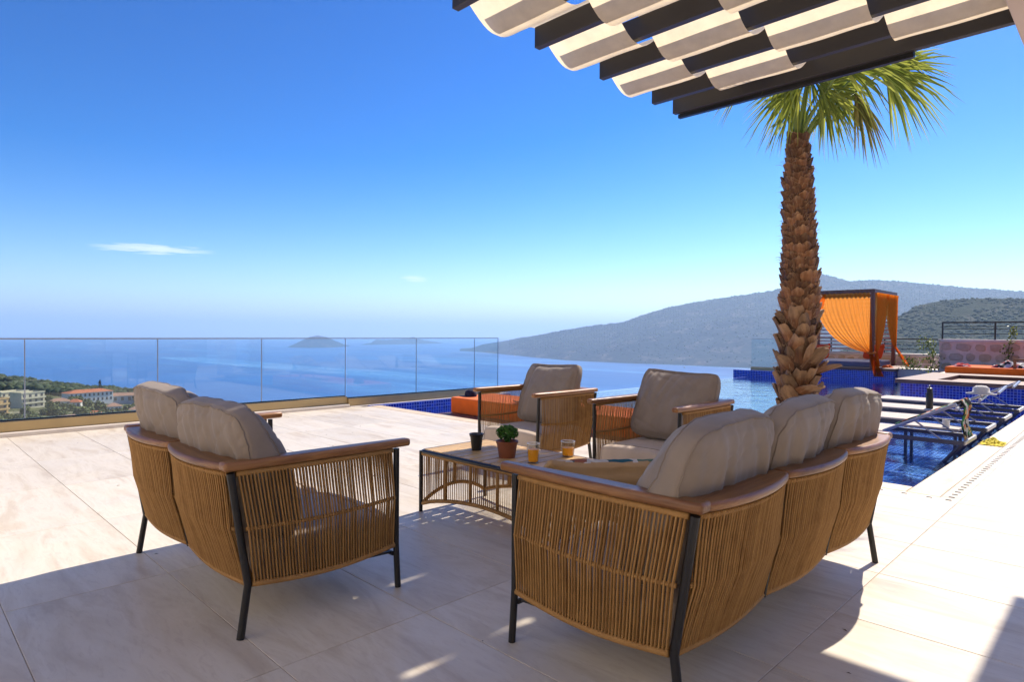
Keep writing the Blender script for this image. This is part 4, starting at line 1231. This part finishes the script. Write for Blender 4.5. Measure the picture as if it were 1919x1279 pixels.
# ================================================================ CABANA WITH ORANGE CURTAINS
CX0, CX1, CY0, CY1, CZ = 20.06, 22.35, 5.42, 7.75, 0.21
t = thing('cabana', 'timber cabana with sheer orange curtains at the far end of the pool', 'cabana', (CX0, CY0, 0))
W_, D_ = CY1 - CY0, CX1 - CX0
MB().box((0.03, -0.50, -1.3), (D_ + 0.1, W_ + 0.2, 0.128)).build('mosaic_plinth', MT['mosaic'], t)
MB().box((-0.03, -0.55, 0.13), (D_ + 0.15, W_ + 0.25, CZ)).build('timber_platform', MT['deckwood'], t, bevel=0.006)
for x in (0.05, D_ - 0.05):
    for y in (0.05, W_ - 0.05):
        MB().box((x - 0.05, y - 0.05, CZ), (x + 0.05, y + 0.05, 2.36)).build('post', MT['brownwood'], t, bevel=0.004)
for (a, b_) in (((-0.02, -0.02), (0.10, W_ + 0.02)), ((D_ - 0.10, -0.02), (D_ + 0.02, W_ + 0.02))):
    MB().box((a[0], a[1], 2.361), (b_[0], b_[1], 2.47)).build('roof_beam', MT['brownwood'], t, bevel=0.004)
for y in (-0.02, W_ - 0.10):
    MB().box((0.101, y, 2.361), (D_ - 0.101, y + 0.12, 2.47)).build('roof_beam', MT['brownwood'], t, bevel=0.004)
for k in range(15):
    z_ = 0.55 + 0.122 * k
    MB().box((D_ - 0.03, 0.101, z_), (D_ - 0.005, W_ - 0.101, z_ + 0.055)).build('back_slat', MT['white_stone'], t)
MB().box((0.12, 0.12, CZ), (D_ - 0.12, W_ - 0.12, CZ + 0.17)).build('mattress', MT['greyblue'], t, bevel=0.03, seg=3, auto=60)
def curtain(name, p_top0, p_top1, z_top, tie, z_tie, tail, z_end, nf=14, amp=0.035, sweep=0.0, nt=60, ns=34):
    """cloth hung from a rail between two points, gathered at a tie and falling in a tail"""
    a, b_, tie, tail = Vector(p_top0), Vector(p_top1), Vector(tie), Vector(tail)
    d = (b_ - a).normalized(); nn = Vector((-d.y, d.x, 0))
    V = []; F = []
    for s in range(ns + 1):
        f = s / ns
        z_ = z_top + (z_end - z_top) * f
        ft = (z_top - z_tie) / (z_top - z_end)
        for k in range(nt + 1):
            g = k / nt
            top = a.lerp(b_, g)
            if f <= ft:
                q = f / ft
                # cloth far from the tie keeps its width longer and sags lower
                e = q ** (1.3 + sweep * abs((top - tie).xy.length))
                p = top.lerp(tie + d * 0.10 * (g - 0.5), e)
                zz = z_top + (z_tie - z_top) * q - 0.30 * (top.xy - tie.xy).length / max(0.1, (b_ - a).length) * math.sin(PI * min(1, q)) * q
                fold = amp * (1 - 0.45 * q)
            else:
                q = (f - ft) / (1 - ft)
                p = (tie + d * 0.10 * (g - 0.5)).lerp(tail + d * 0.26 * (g - 0.5), q); zz = z_tie + (z_end - z_tie) * q; fold = amp * (0.55 + 0.35 * q)
            ph = g * nf * 2 * PI
            off = fold * (math.sin(ph + 1.2 * math.sin(3 * f)) + 0.35 * math.sin(2.3 * ph + 4 * f))
            V.append((p.x + nn.x * off, p.y + nn.y * off, zz))
    n = nt + 1
    for s in range(ns):
        for k in range(nt): F.append((s * n + k, s * n + k + 1, (s + 1) * n + k + 1, (s + 1) * n + k))
    return MB().add(V, F).build(name, MT['sheer'], t, smooth=True)
curtain('curtain', (-0.03, 1.62, 0), (-0.03, 0.10, 0), 2.37, (-0.06, 0.06, 0), 0.62, (-0.20, -0.20, 0), -0.02, nf=13, amp=0.030, sweep=0.6)
curtain('curtain', (-0.02, W_ - 0.05, 0), (-0.02, 1.30, 0), 2.37, (-0.02, W_ - 0.05, 0), 0.95, (-0.04, W_ - 0.02, 0), 0.24, nf=10, amp=0.035, sweep=0.4)
curtain('curtain', (0.10, -0.03, 0), (1.18, -0.03, 0), 2.37, (0.06, -0.06, 0), 0.66, (0.02, -0.10, 0), 0.25, nf=9, amp=0.035, sweep=0.3)
curtain('curtain', (1.05, -0.03, 0), (D_ - 0.08, -0.03, 0), 2.37, (D_ - 0.35, -0.06, 0), 0.80, (D_ - 0.45, -0.50, 0), 0.12, nf=11, amp=0.045, sweep=0.2)
MB().tube([(-0.10, 0.13, 0.66), (-0.13, 0.05, 0.63), (-0.06, -0.06, 0.64), (0.08, -0.03, 0.66), (0.09, 0.10, 0.67)], 0.028, 8).build('curtain_tie', fabric('orange_tie', (0.80, 0.19, 0.012)), t, smooth=True)
def bigpillow(label, loc, rz, lean, mat, s=1.0):
    b, _ = cushion_mesh(0.62 * s, 0.06, 0.50 * s, bulge=0.09, k=5, n=18, nt=6, sag=0.03, ear=0.05, wr=0.01, seed=2, side=0.0)
    m = Matrix.Translation(loc) @ Matrix.Rotation(rz, 4, 'Z') @ Matrix.Rotation(lean, 4, 'X')
    return tag(b.xf(m).build('pillow', mat, smooth=True), label, 'pillow')
bigpillow('orange pillow seen through the open right side of the cabana', (CX0 + 1.55, CY0 + 0.42, CZ + 0.43), R(70), R(20), MT['orange2'], 1.0)
bigpillow('orange pillow just right of the palm trunk inside the cabana', (CX0 + 0.75, CY0 + 1.72, CZ + 0.42), R(80), R(18), MT['orange2'], 1.0)
heap('orange_flipper', 'small orange cloth on the right edge of the cabana platform', 'cloth', (CX0 + 0.55, CY0 - 0.22, CZ), 0.12, 0.14, 0.09, MT['orange'], 9)

# ================================================================ SEA, HILLS, ISLANDS, TOWN
SEA = -250.0
RE = 7.3e6
def sea_z(d): return SEA - d * d / (2 * RE)
def haz(px):      # horizontal heading of a column at the horizon
    d = ray(px, 628); v = Vector((d.x, d.y, 0)); return v.normalized()
def tan_el(px, py):
    d = ray(px, py); return d.z / math.hypot(d.x, d.y)
def d_sea(px, py):
    t_ = tan_el(px, py); d = 1000.0
    for _ in range(30): d = (sea_z(d) - EYE.z) / t_
    return d
# sea: a curved sheet out to the horizon
rad = [60, 200, 400, 700, 1000, 1500, 2000, 3000, 4000, 5500, 7500, 10000, 14000, 19000, 25000, 32000, 40000, 48000, 60000, 70000]
NA = 144
V = [(0, 0, SEA)]; F = []
for r_ in rad:
    for k in range(NA):
        a = 2 * PI * k / NA; V.append((r_ * math.cos(a), r_ * math.sin(a), sea_z(r_)))
for k in range(NA): F.append((0, 1 + k, 1 + (k + 1) % NA))
for i in range(len(rad) - 1):
    for k in range(NA):
        F.append((1 + i * NA + k, 1 + (i + 1) * NA + k, 1 + (i + 1) * NA + (k + 1) % NA, 1 + i * NA + (k + 1) % NA))
def sea_mat():
    m, t_, out = new_mat('sea'); q = NT(t_)
    v = q.worldpos(scale=(0.0010, 0.0010, 0))
    n1 = q.noise(v, 0.9, 6, 0.6, 1.5)
    st = q.n('Mapping'); st.inputs['Rotation'].default_value = (0, 0, R(45)); st.inputs['Scale'].default_value = (1, 0.16, 1); q.l(v, st.inputs[0])
    n2 = q.noise(st.outputs[0], 1.6, 7, 0.62, 1.0)
    c = q.ramp(n1, [(0.3, (0.004, 0.075, 0.27)), (0.7, (0.010, 0.13, 0.40))])
    c = q.mix(q.ramp(n2, [(0.50, (0, 0, 0)), (0.62, (0.8, 0.8, 0.8))]), c, (0.07, 0.26, 0.52))
    ro = q.ramp(n2, [(0.40, (0.32,) * 3), (0.56, (0.40,) * 3), (0.70, (0.22,) * 3)])
    wv = q.noise(q.worldpos(scale=(0.02, 0.02, 0)), 1.0, 5, 0.6)
    q.bsdf(out, c, ro, q.bump(wv, 0.5, 6.0), spec=0.5)
    return m
struct(MB().add(V, F).build('sea', sea_mat(), smooth=True))
def scrub_mat(name, soil, scrub, s1, s2):
    m, t_, out = new_mat(name); q = NT(t_)
    v = q.worldpos(scale=(0.001, 0.001, 0.001))
    n1 = q.noise(v, s1, 7, 0.66, 0.4); n2 = q.noise(v, s2, 4, 0.6)
    c = q.mix(q.ramp(n1, [(0.52, (0, 0, 0)), (0.66, (1, 1, 1))]), scrub, soil)
    c = q.mix(q.ramp(n2, [(0.40, (0.75, 0.75, 0.75)), (0.62, (0, 0, 0))]), c, tuple(x * 0.45 for x in scrub))
    q.bsdf(out, c, 0.95, q.bump(n2, 0.8, 8.0), spec=0.1)
    return m
MT['hill_far'] = scrub_mat('far_hill_scrub', (0.17, 0.135, 0.10), (0.022, 0.036, 0.026), 4.5, 26)
MT['hill_near'] = scrub_mat('near_hill_scrub', (0.13, 0.12, 0.08), (0.032, 0.050, 0.022), 14, 90)
MT['isle'] = scrub_mat('island_scrub', (0.13, 0.11, 0.09), (0.022, 0.034, 0.028), 3.5, 22)
def hill(name, cols, kr, mat, ncol, nrow, namp, nscale, back=0.45, foot=0.0, seed=0, power=1.0, kind=True):
    """cols: (px, silhouette y, waterline y, or foot distance); each section climbs from the shore to a ridge kr times as far and falls behind it"""
    cols = sorted(cols)
    cx_ = [c[0] for c in cols]
    V = []; N = int(nrow * 1.35) + 1
    for i in range(ncol + 1):
        px = cx_[0] + (cx_[-1] - cx_[0]) * i / ncol
        yt = float(np.interp(px, cx_, [c[1] for c in cols]))
        dw = float(np.interp(px, cx_, [c[2] for c in cols]))
        k = float(np.interp(px, cx_, [c[3] if len(c) > 3 else kr for c in cols]))
        h_ = haz(px)
        dr = dw * (1 + (k - 1) * (0.55 if name == 'headland' else 1.0))
        zr = EYE.z + tan_el(px, yt) * dr
        z0 = sea_z(dw) - 4 + foot
        zr = max(zr, z0 + 3)
        for j in range(N):
            t_ = j / nrow
            if t_ <= 1:
                d = dw + (dr - dw) * t_; z_ = z0 + (zr - z0) * (t_ ** power)
                am = namp * math.sin(PI * min(1, t_)) ** 0.7
            else:
                d = dr * (1 + back * (t_ - 1)); z_ = zr - (zr - z0) * ((t_ - 1) / 0.35) ** 1.4 * 0.8; am = namp * 0.3
            p = h_ * d
            nz = noise.fractal(Vector((p.x / nscale + seed, p.y / nscale, seed)), 1.0, 2.1, 6)
            nz2 = noise.noise(Vector((p.x / nscale * 9, p.y / nscale * 9, seed)))
            sc = min(1, (zr - z0) / 120)
            V.append((p.x, p.y, z_ + sc * (am * nz * (1.0 if t_ < 0.98 else 0.15) + namp * 0.05 * nz2)))
    F = []
    for i in range(ncol):
        for j in range(N - 1): F.append((i * N + j, (i + 1) * N + j, (i + 1) * N + j + 1, i * N + j + 1))
    o = np_mesh(name, V, F, mat, smooth=True)
    return struct(o), V, N
D = d_sea
head = [(862, 658, D(862, 658.5) * 1.0, 1.02), (880, 655, D(880, 659.5), 1.10), (905, 646, D(905, 661), 1.16), (935, 641, D(935, 664), 1.22), (1000, 630, D(1000, 670.5), 1.35), (1060, 619, D(1060, 676), 1.5),
        (1100, 612, D(1100, 678), 1.6), (1165, 605, D(1165, 681), 1.65), (1200, 592, D(1200, 682.5), 1.75), (1250, 577, D(1250, 684), 1.8), (1300, 567, D(1300, 686), 1.85), (1350, 559, D(1350, 688), 1.9),
        (1400, 552, D(1400, 690), 1.95), (1450, 545, D(1450, 692), 2.0), (1500, 524, D(1500, 694), 2.1), (1530, 512, D(1530, 695), 2.15), (1558, 519, D(1558, 696), 2.2), (1590, 527, D(1590, 698), 2.2),
        (1640, 525, D(1640, 700), 2.2), (1700, 529, D(1700, 701), 2.2), (1800, 539, D(1800, 703), 2.2), (1919, 547, D(1919, 705), 2.2), (2150, 575, D(2150, 708), 2.2)]
hd, HV, HN = hill('headland', head, 1.8, MT['hill_far'], 420, 90, 75, 900, seed=3)
near = [(1480, 720, 1000, 1.5), (1560, 672, 1020, 1.6), (1620, 632, 1050, 1.7), (1660, 607, 1080, 1.75), (1690, 590, 1100, 1.8), (1715, 575, 1100, 1.85), (1745, 567, 1100, 1.9), (1785, 561.5, 1100, 1.9), (1830, 560, 1100, 1.9), (1919, 560, 1100, 1.9), (2150, 575, 1100, 1.9)]
nr, NV, NN = hill('near_hillside', near, 1.8, MT['hill_near'], 220, 70, 10, 320, foot=95, seed=8)
isl1 = [(538, 651.5, D(538, 651.8), 1.02), (550, 646, D(550, 652), 1.05), (565, 639, D(565, 652.3), 1.06), (580, 632, D(580, 652.5), 1.06), (595, 629, D(595, 652.3), 1.06), (612, 632, D(612, 652), 1.06), (630, 640, D(630, 651.5), 1.05), (646, 646, D(646, 650.5), 1.04), (656, 648.4, D(656, 649), 1.01)]
hill('island', isl1, 1.06, MT['isle'], 90, 24, 10, 400, back=0.06, seed=1)
isl2 = [(676, 646.3, D(676, 647), 1.01), (695, 643, D(695, 646.8), 1.03), (705, 636.5, D(705, 646.6), 1.05), (725, 637.5, D(725, 646.2), 1.05), (745, 636.5, D(745, 646), 1.05), (762, 635.5, D(762, 645.6), 1.05), (774, 631.5, D(774, 645.4), 1.05), (786, 636, D(786, 645), 1.05), (805, 639.5, D(805, 644.6), 1.04), (830, 643.3, D(830, 644), 1.01)]
hill('island', isl2, 1.05, MT['isle'], 100, 20, 8, 500, back=0.05, seed=5)
# scrub and trees that roughen the slopes
ico_v = []; ico_f = []
ph = (1 + 5 ** .5) / 2
for a in (-1, 1):
    for b_ in (-ph, ph): ico_v += [(0, a, b_), (a, b_, 0), (b_, 0, a)]
ico_v = np.array(ico_v) / math.sqrt(1 + ph * ph)
from itertools import combinations
def hull_faces(v):
    out = []
    for i, j, k in combinations(range(len(v)), 3):
        n_ = np.cross(v[j] - v[i], v[k] - v[i])
        s = (v - v[i]) @ n_
        if (s < 1e-6).all(): out.append((i, j, k))
        elif (s > -1e-6).all(): out.append((i, k, j))
    return out
ico_f = np.array(hull_faces(ico_v))
def blobs(name, P, S, mat, seed, squash=0.8, parent=None):
    rg = np.random.default_rng(seed); n = len(P)
    v = ico_v[None] * (1 + 0.35 * rg.standard_normal((n, len(ico_v), 1)) * 0.6)
    v = v * np.asarray(S)[:, None, None] * np.array([1, 1, squash]) + np.asarray(P)[:, None, :]
    f = ico_f[None] + (np.arange(n) * len(ico_v))[:, None, None]
    o = np_mesh(name, v.reshape(-1, 3), f.reshape(-1, 3), mat, parent=parent, kind='stuff'); return o
MT['scrub'] = leaf_mat('scrub_leaf', (0.025, 0.040, 0.014), (0.105, 0.125, 0.05), trans=0.0, rough=0.9)
rg = np.random.default_rng(2)
A = np.array(NV).reshape(-1, NN, 3)
ii = rg.integers(0, A.shape[0], 9000); jj = rg.integers(0, int(NN * 0.78), 9000)
fr_ = rg.random((9000, 2))
P = A[ii, jj] * (1 - fr_[:, :1]) + A[np.minimum(ii + 1, A.shape[0] - 1), np.minimum(jj + 1, NN - 1)] * fr_[:, :1]
kp = np.array([noise.noise(Vector((p[0] / 70, p[1] / 70, 2))) > -0.22 for p in P])
o = blobs('hillside_scrub', P[kp], 1.6 + 4.6 * rg.random(9000)[kp] ** 2.2, MT['scrub'], 3); o['label'] = 'dense round bushes covering the near hillside on the right'; o['category'] = 'scrub'
A = np.array(HV).reshape(-1, HN, 3)
ii = rg.integers(30, A.shape[0], 9000); jj = (HN * 0.745 * rg.random(9000) ** 0.45).astype(int)
P = A[ii, jj] * 0.5 + A[np.minimum(ii + 1, A.shape[0] - 1), jj] * 0.5 + np.array([0, 0, 2.0])
o = blobs('headland_scrub', P, rg.uniform(5, 11, 9000), MT['scrub'], 4, 0.9); o['label'] = 'scattered scrub and pines over the long blue headland'; o['category'] = 'scrub'
# two radio masts on the summit
PKD = D(1538, 695) * (1 + 1.16 * 0.55)
pk = haz(1538) * PKD
zt = EYE.z + tan_el(1538, 516) * PKD
for k, (dx, lab) in enumerate(((0, 'taller thin radio mast on the hill summit'), (-0.0012, 'shorter thin radio mast beside the taller one on the summit'))):
    h_ = 100 - 25 * k
    p = Vector((pk.x, pk.y, 0)) + hr * dx * pk.length
    t = thing('radio_mast', lab, 'mast', (p.x, p.y, zt - 20))
    MB().tube([(0, 0, 0), (0, 0, h_)], [3.0, 1.2], 6).build('mast_pole', MT['chrome'], t)
    for z_ in (0.5, 0.8): MB().box((-5, -1, h_ * z_), (5, 1, h_ * z_ + 3)).build('antenna_arm', MT['chrome'], t)

# ---- hillside with the town, down to the left
def town_ground(px, d):
    """height of the slope at a column and distance: flat shelf, wooded ridge near its outer edge, then the drop to the sea"""
    yr = float(np.interp(px, [-400, 0, 60, 110, 170, 250, 330, 400], [690, 712, 719, 726, 732, 738, 752, 775]))
    dr = float(np.interp(px, [-400, 0, 250, 400], [820, 800, 720, 560]))
    zr = EYE.z + tan_el(px, yr) * dr
    if d < 330: z_ = EYE.z - 0.168 * 330 - (330 - d) * 0.0 - 0.02 * (330 - d)
    elif d <= dr: z_ = EYE.z - 0.168 * 330 + (zr - EYE.z + 0.168 * 330) * ((d - 330) / (dr - 330)) ** 1.1
    else: z_ = zr - (d - dr) * 0.55
    return z_
V = []; NC, NR = 90, 70
for i in range(NC + 1):
    px = -420 + 900 * i / NC
    h_ = haz(px)
    for j in range(NR + 1):
        d = 130 + 1100 * j / NR
        p = h_ * d
        fade = 1.0
        z_ = town_ground(px, d) + 3.0 * noise.noise(Vector((p.x / 60, p.y / 60, 4)))
        if px > 330: z_ -= (px - 330) * 0.5
        V.append((p.x, p.y, z_))
F = [(i * (NR + 1) + j, (i + 1) * (NR + 1) + j, (i + 1) * (NR + 1) + j + 1, i * (NR + 1) + j + 1) for i in range(NC) for j in range(NR)]
MT['town_soil'] = scrub_mat('town_slope', (0.48, 0.41, 0.31), (0.16, 0.16, 0.07), 26, 130)
struct(np_mesh('town_slope', V, F, MT['town_soil'], smooth=True))
# wooded ridge
rg = np.random.default_rng(12)
P = []; S = []
for k in range(2600):
    px = rg.uniform(-380, 330); dr = float(np.interp(px, [-400, 0, 250, 400], [820, 800, 720, 560]))
    d = dr * rg.uniform(0.86, 1.03)
    p = haz(px) * d; s = rg.uniform(2.2, 4.4)
    if noise.noise(Vector((p.x / 50, p.y / 50, 1))) < -0.35: continue
    P.append((p.x, p.y, town_ground(px, d) + s * 0.6)); S.append(s)
MT['wood'] = leaf_mat('ridge_wood_leaf', (0.022, 0.034, 0.010), (0.085, 0.100, 0.034), trans=0.0, rough=0.9)
o = blobs('ridge_wood', np.array(P), np.array(S), MT['wood'], 7, 0.95); o['label'] = 'dark green wooded ridge between the town and the sea'; o['category'] = 'wood'
# houses
MT['cream'] = house_wall_mat('cream_render', (0.62, 0.54, 0.36)); MT['ochre'] = house_wall_mat('ochre_render', (0.56, 0.36, 0.15))
MT['roof_tile'] = simple('orange_roof_tile', (0.46, 0.14, 0.055), 0.8, 0, 0.2, 0.6)
MT['roof_old'] = simple('faded_roof_tile', (0.36, 0.19, 0.12), 0.8, 0, 0.2, 0.6)
MT['shade_glass'] = simple('far_window', (0.09, 0.085, 0.08), 0.4)
def far_house(label, px, d, w_, dp, h_, rz, wall_m, roof_m=None, rows=2, cols_=4, lift=0.0, balcony=False):
    p = haz(px) * d
    t = thing('far_house', label, 'house', (p.x, p.y, town_ground(px, d) - 0.5 + lift), math.atan2(haz(px).y, haz(px).x) + PI / 2 + PI + R(rz))
    # local -y faces the viewer
    MB().box((-w_ / 2, 0, -6), (w_ / 2, dp, h_)).build('wall', wall_m, t)
    if roof_m:
        o_ = 0.7; rh = 2.2
        q = min(dp, w_) / 2
        V = [(-w_ / 2 - o_, -o_, h_), (w_ / 2 + o_, -o_, h_), (w_ / 2 + o_, dp + o_, h_), (-w_ / 2 - o_, dp + o_, h_), (-w_ / 2 + q, dp / 2, h_ + rh), (w_ / 2 - q, dp / 2, h_ + rh)]
        MB().add(V, [(0, 1, 5, 4), (1, 2, 5), (2, 3, 4, 5), (3, 0, 4), (3, 2, 1, 0)]).build('roof', roof_m, t)
    else:
        r = MB(); e_ = 0.3
        r.box((-w_ / 2 - e_, -e_, h_ + .01), (w_ / 2 + e_, 0, h_ + 0.9)).box((-w_ / 2 - e_, dp, h_ + .01), (w_ / 2 + e_, dp + e_, h_ + 0.9))
        r.box((-w_ / 2 - e_, 0.001, h_ + .01), (-w_ / 2, dp - .001, h_ + 0.9)).box((w_ / 2, 0.001, h_ + .01), (w_ / 2 + e_, dp - .001, h_ + 0.9))
        r.build('roof_parapet', wall_m, t)
    cw = w_ / cols_; rhh = h_ / rows
    for r in range(rows):
        for c_ in range(cols_):
            x = -w_ / 2 + cw * (c_ + 0.5); z_ = rhh * r + rhh * 0.22
            MB().box((x - cw * 0.20, -0.12, z_), (x + cw * 0.20, -0.01, z_ + rhh * 0.58)).build('window', MT['shade_glass'], t)
        if balcony:
            MB().box((-w_ / 2 + 0.3, -1.6, rhh * r - 0.1), (w_ / 2 - 0.3, -0.13, rhh * r + 0.15)).box((-w_ / 2 + 0.3, -1.6, rhh * r + 0.151), (w_ / 2 - 0.3, -1.45, rhh * r + 1.0)).build('balcony', wall_m, t)
    return t
far_house('long white two storey building with orange tiled roof below the cypress', 172, 600, 32, 12, 7.5, 26, MT['whitewall'], MT['roof_tile'], 2, 10, 1.5)
far_house('long grey white building with flat reddish roof right of the orange roof', 236, 610, 30, 11, 5.0, -6, simple('grey_render', (0.48, 0.50, 0.54), 0.85), MT['roof_old'], 1, 6, 1.0)
far_house('small white house standing in front of the grey white building', 214, 520, 9, 7, 4.5, 8, MT['whitewall'], MT['roof_old'], 1, 4, 0.5)
far_house('cream balconied apartment block left of the fence joint', 28, 560, 20, 10, 9.0, 42, MT['cream'], None, 3, 5, 1.0, True)
far_house('cream and ochre apartment block just right of the fence joint', 62, 540, 16, 10, 10.0, 38, MT['cream'], None, 3, 4, 1.5, True)
far_house('ochre apartment block at the left edge of the picture', -4, 500, 13, 10, 9.5, 40, MT['ochre'], None, 3, 3, 1.0, True)
far_house('low pale house with brown roof in the middle of the town', 88, 430, 15, 8, 3.6, 10, MT['whitewall'], MT['roof_old'], 1, 4)
far_house('cream gabled apartment in the lower middle of the town', 92, 385, 9, 8, 6.0, 36, MT['cream'], None, 2, 3, 0.5, True)
far_house('row of ochre terrace houses left of the lower trees', 128, 440, 20, 8, 5.0, 34, MT['cream'], MT['roof_old'], 2, 6, 0.0, True)
far_house('small orange roofed house among the trees under the long white building', 175, 470, 10, 7, 4.4, -8, MT['whitewall'], MT['roof_tile'], 1, 3)
far_house('white house with old roof at the lower right of the town', 232, 455, 13, 8, 4.2, 5, MT['whitewall'], MT['roof_old'], 1, 4)
far_house('pale flat roofed house in the bottom left corner of the town', 52, 375, 10, 8, 3.4, 38, MT['cream'], None, 1, 3)
far_house('ochre house with tiled roof near the fence base', 152, 385, 9, 7, 3.6, -12, MT['ochre'], MT['roof_tile'], 1, 3)
far_house('white terrace house behind the middle trees', 112, 560, 12, 7, 4.6, 4, MT['whitewall'], MT['roof_old'], 1, 4)
far_house('small white house above the terrace row', 138, 560, 8, 6, 4.2, -14, MT['whitewall'], MT['roof_tile'], 1, 3)
far_house('pale house half hidden behind the loveseat cushion', 262, 500, 12, 8, 4.6, 0, MT['whitewall'], MT['roof_old'], 1, 4)
# trees among the houses
def tree_mesh(seed):
    random.seed(seed); b = MB()
    for k in range(230):
        d = Vector((random.gauss(0, 1), random.gauss(0, 1), random.gauss(0, 1))).normalized()
        lob = 1 + 0.3 * noise.noise(d * 1.7 + Vector((seed, 0, 0)))
        p = Vector((d.x * lob, d.y * lob, 1.35 + d.z * 0.85 * lob)) * random.uniform(0.7, 1.0)
        n_ = (d + Vector((random.gauss(0, .5), random.gauss(0, .5), random.gauss(0.2, .5)))).normalized()
        a = n_.cross(Vector((0.3, 0.5, 0.8))).normalized(); c_ = n_.cross(a); s = random.uniform(0.14, 0.28)
        b.add([p - a * s, p - c_ * s, p + a * s, p + c_ * s], [(0, 1, 2, 3)])
    b.tube([(0, 0, -0.6), (0, 0, 1.2)], [0.14, 0.06], 5, False)
    return b
MT['towntree'] = leaf_mat('town_tree_leaf', (0.045, 0.065, 0.014), (0.20, 0.215, 0.06), trans=0.1, rough=0.8)
tm = [tree_mesh(k).mesh('tree', MT['towntree']) for k in range(4)]
random.seed(31)
spots = [(10, 395, 5.5), (20, 370, 6), (36, 400, 6), (2, 360, 5), (45, 420, 5.5), (-8, 420, 6), (30, 352, 4.2), (66, 410, 4.5), (75, 352, 3.5), (150, 480, 6.0), (158, 455, 6), (163, 500, 5), (190, 455, 6.5), (198, 430, 6), (183, 410, 4.5), (206, 470, 5), (215, 440, 4.6), (225, 420, 4.2), (240, 470, 4.6), (175, 385, 4), (140, 400, 4.5), (128, 395, 3.6), (104, 500, 5), (96, 520, 5), (120, 510, 4), (134, 520, 4), (84, 500, 4), (248, 430, 5), (222, 500, 4), (200, 385, 4), (165, 372, 3.6), (112, 365, 3.2), (60, 470, 4.2), (10, 460, 4.4), (258, 540, 5), (188, 520, 5), (145, 590, 5), (90, 590, 4.4), (270, 450, 5), (236, 385, 4)] + [(random.uniform(-20, 265), random.uniform(345, 600), random.uniform(2.4, 4.4)) for _ in range(70)]
for k, (px, d, s) in enumerate(spots):
    p = haz(px) * d
    o = link_mesh('tree', random.choice(tm)); o.location = (p.x, p.y, town_ground(px, d)); o.rotation_euler = (0, 0, k * 1.3); o.scale = (s * 0.72, s * 0.72, s * random.uniform(0.55, 0.75))
    tag(o, 'small green tree growing among the houses of the town below', 'tree', 'trees among the town houses')
p = haz(187) * 640
cyp = thing('conifer', 'dark spiky conifer rising above the orange roof', 'tree', (p.x, p.y, town_ground(187, 640)))
b = MB(); random.seed(4)
for k in range(420):
    f = random.random(); a = random.random() * 2 * PI; r_ = 3.4 * (1 - f) ** 0.8 * random.uniform(0.5, 1.15)
    q = Vector((r_ * math.cos(a), r_ * math.sin(a), 3 + 13 * f)); s = random.uniform(0.4, 0.9)
    dd = Vector((math.cos(a), math.sin(a), random.uniform(-.2, .7))); sd = Vector((-math.sin(a), math.cos(a), 0))
    b.add([q - dd * s, q + sd * s * .5, q + dd * s * 1.3, q - sd * s * .5], [(0, 1, 2, 3)])
b.build('crown', leaf_mat('conifer_leaf', (0.010, 0.018, 0.012), (0.035, 0.05, 0.025), trans=0.0, rough=0.9), cyp)
MB().tube([(0, 0, -2), (0, 0, 15)], [0.5, 0.1], 6).build('trunk', MT['brownwood'], cyp)
# sailing boats far out
def boat(label, px, py, s):
    d = D(px, py); p = haz(px) * d
    t = thing('boat', label, 'boat', (p.x, p.y, sea_z(d)), R(40))
    P = [(-1, -.22), (0.4, -.25), (1.0, 0), (0.4, .25), (-1, .22)]
    MB().prism([(x * s, y * s) for x, y in P], -0.5, 0.20 * s).build('hull', MT['whitewall'], t)
    MB().box((-0.5 * s, -.14 * s, 0.201 * s), (0.2 * s, .14 * s, 0.42 * s)).build('cabin', MT['whitewall'], t)
boat('tiny white boat by the headland shore right of the fence end', 965, 668.5, 22)
boat('tiny white boat on the sea before the headland above the right armchair', 1283, 690, 22)

# ================================================================ AIR
hz, ht, hout = new_mat('haze_air')
q = NT(ht); pv = q.n('VolumePrincipled')
pv.inputs['Color'].default_value = (0.60, 0.79, 1.0, 1)
pv.inputs['Density'].default_value = 7.5e-5
pv.inputs['Anisotropy'].default_value = 0.25
q.l(pv.outputs[0], hout.inputs['Volume'])
o = MB().box((-71000, -71000, -700), (71000, 71000, 820)).build('haze', hz); o['kind'] = 'stuff'
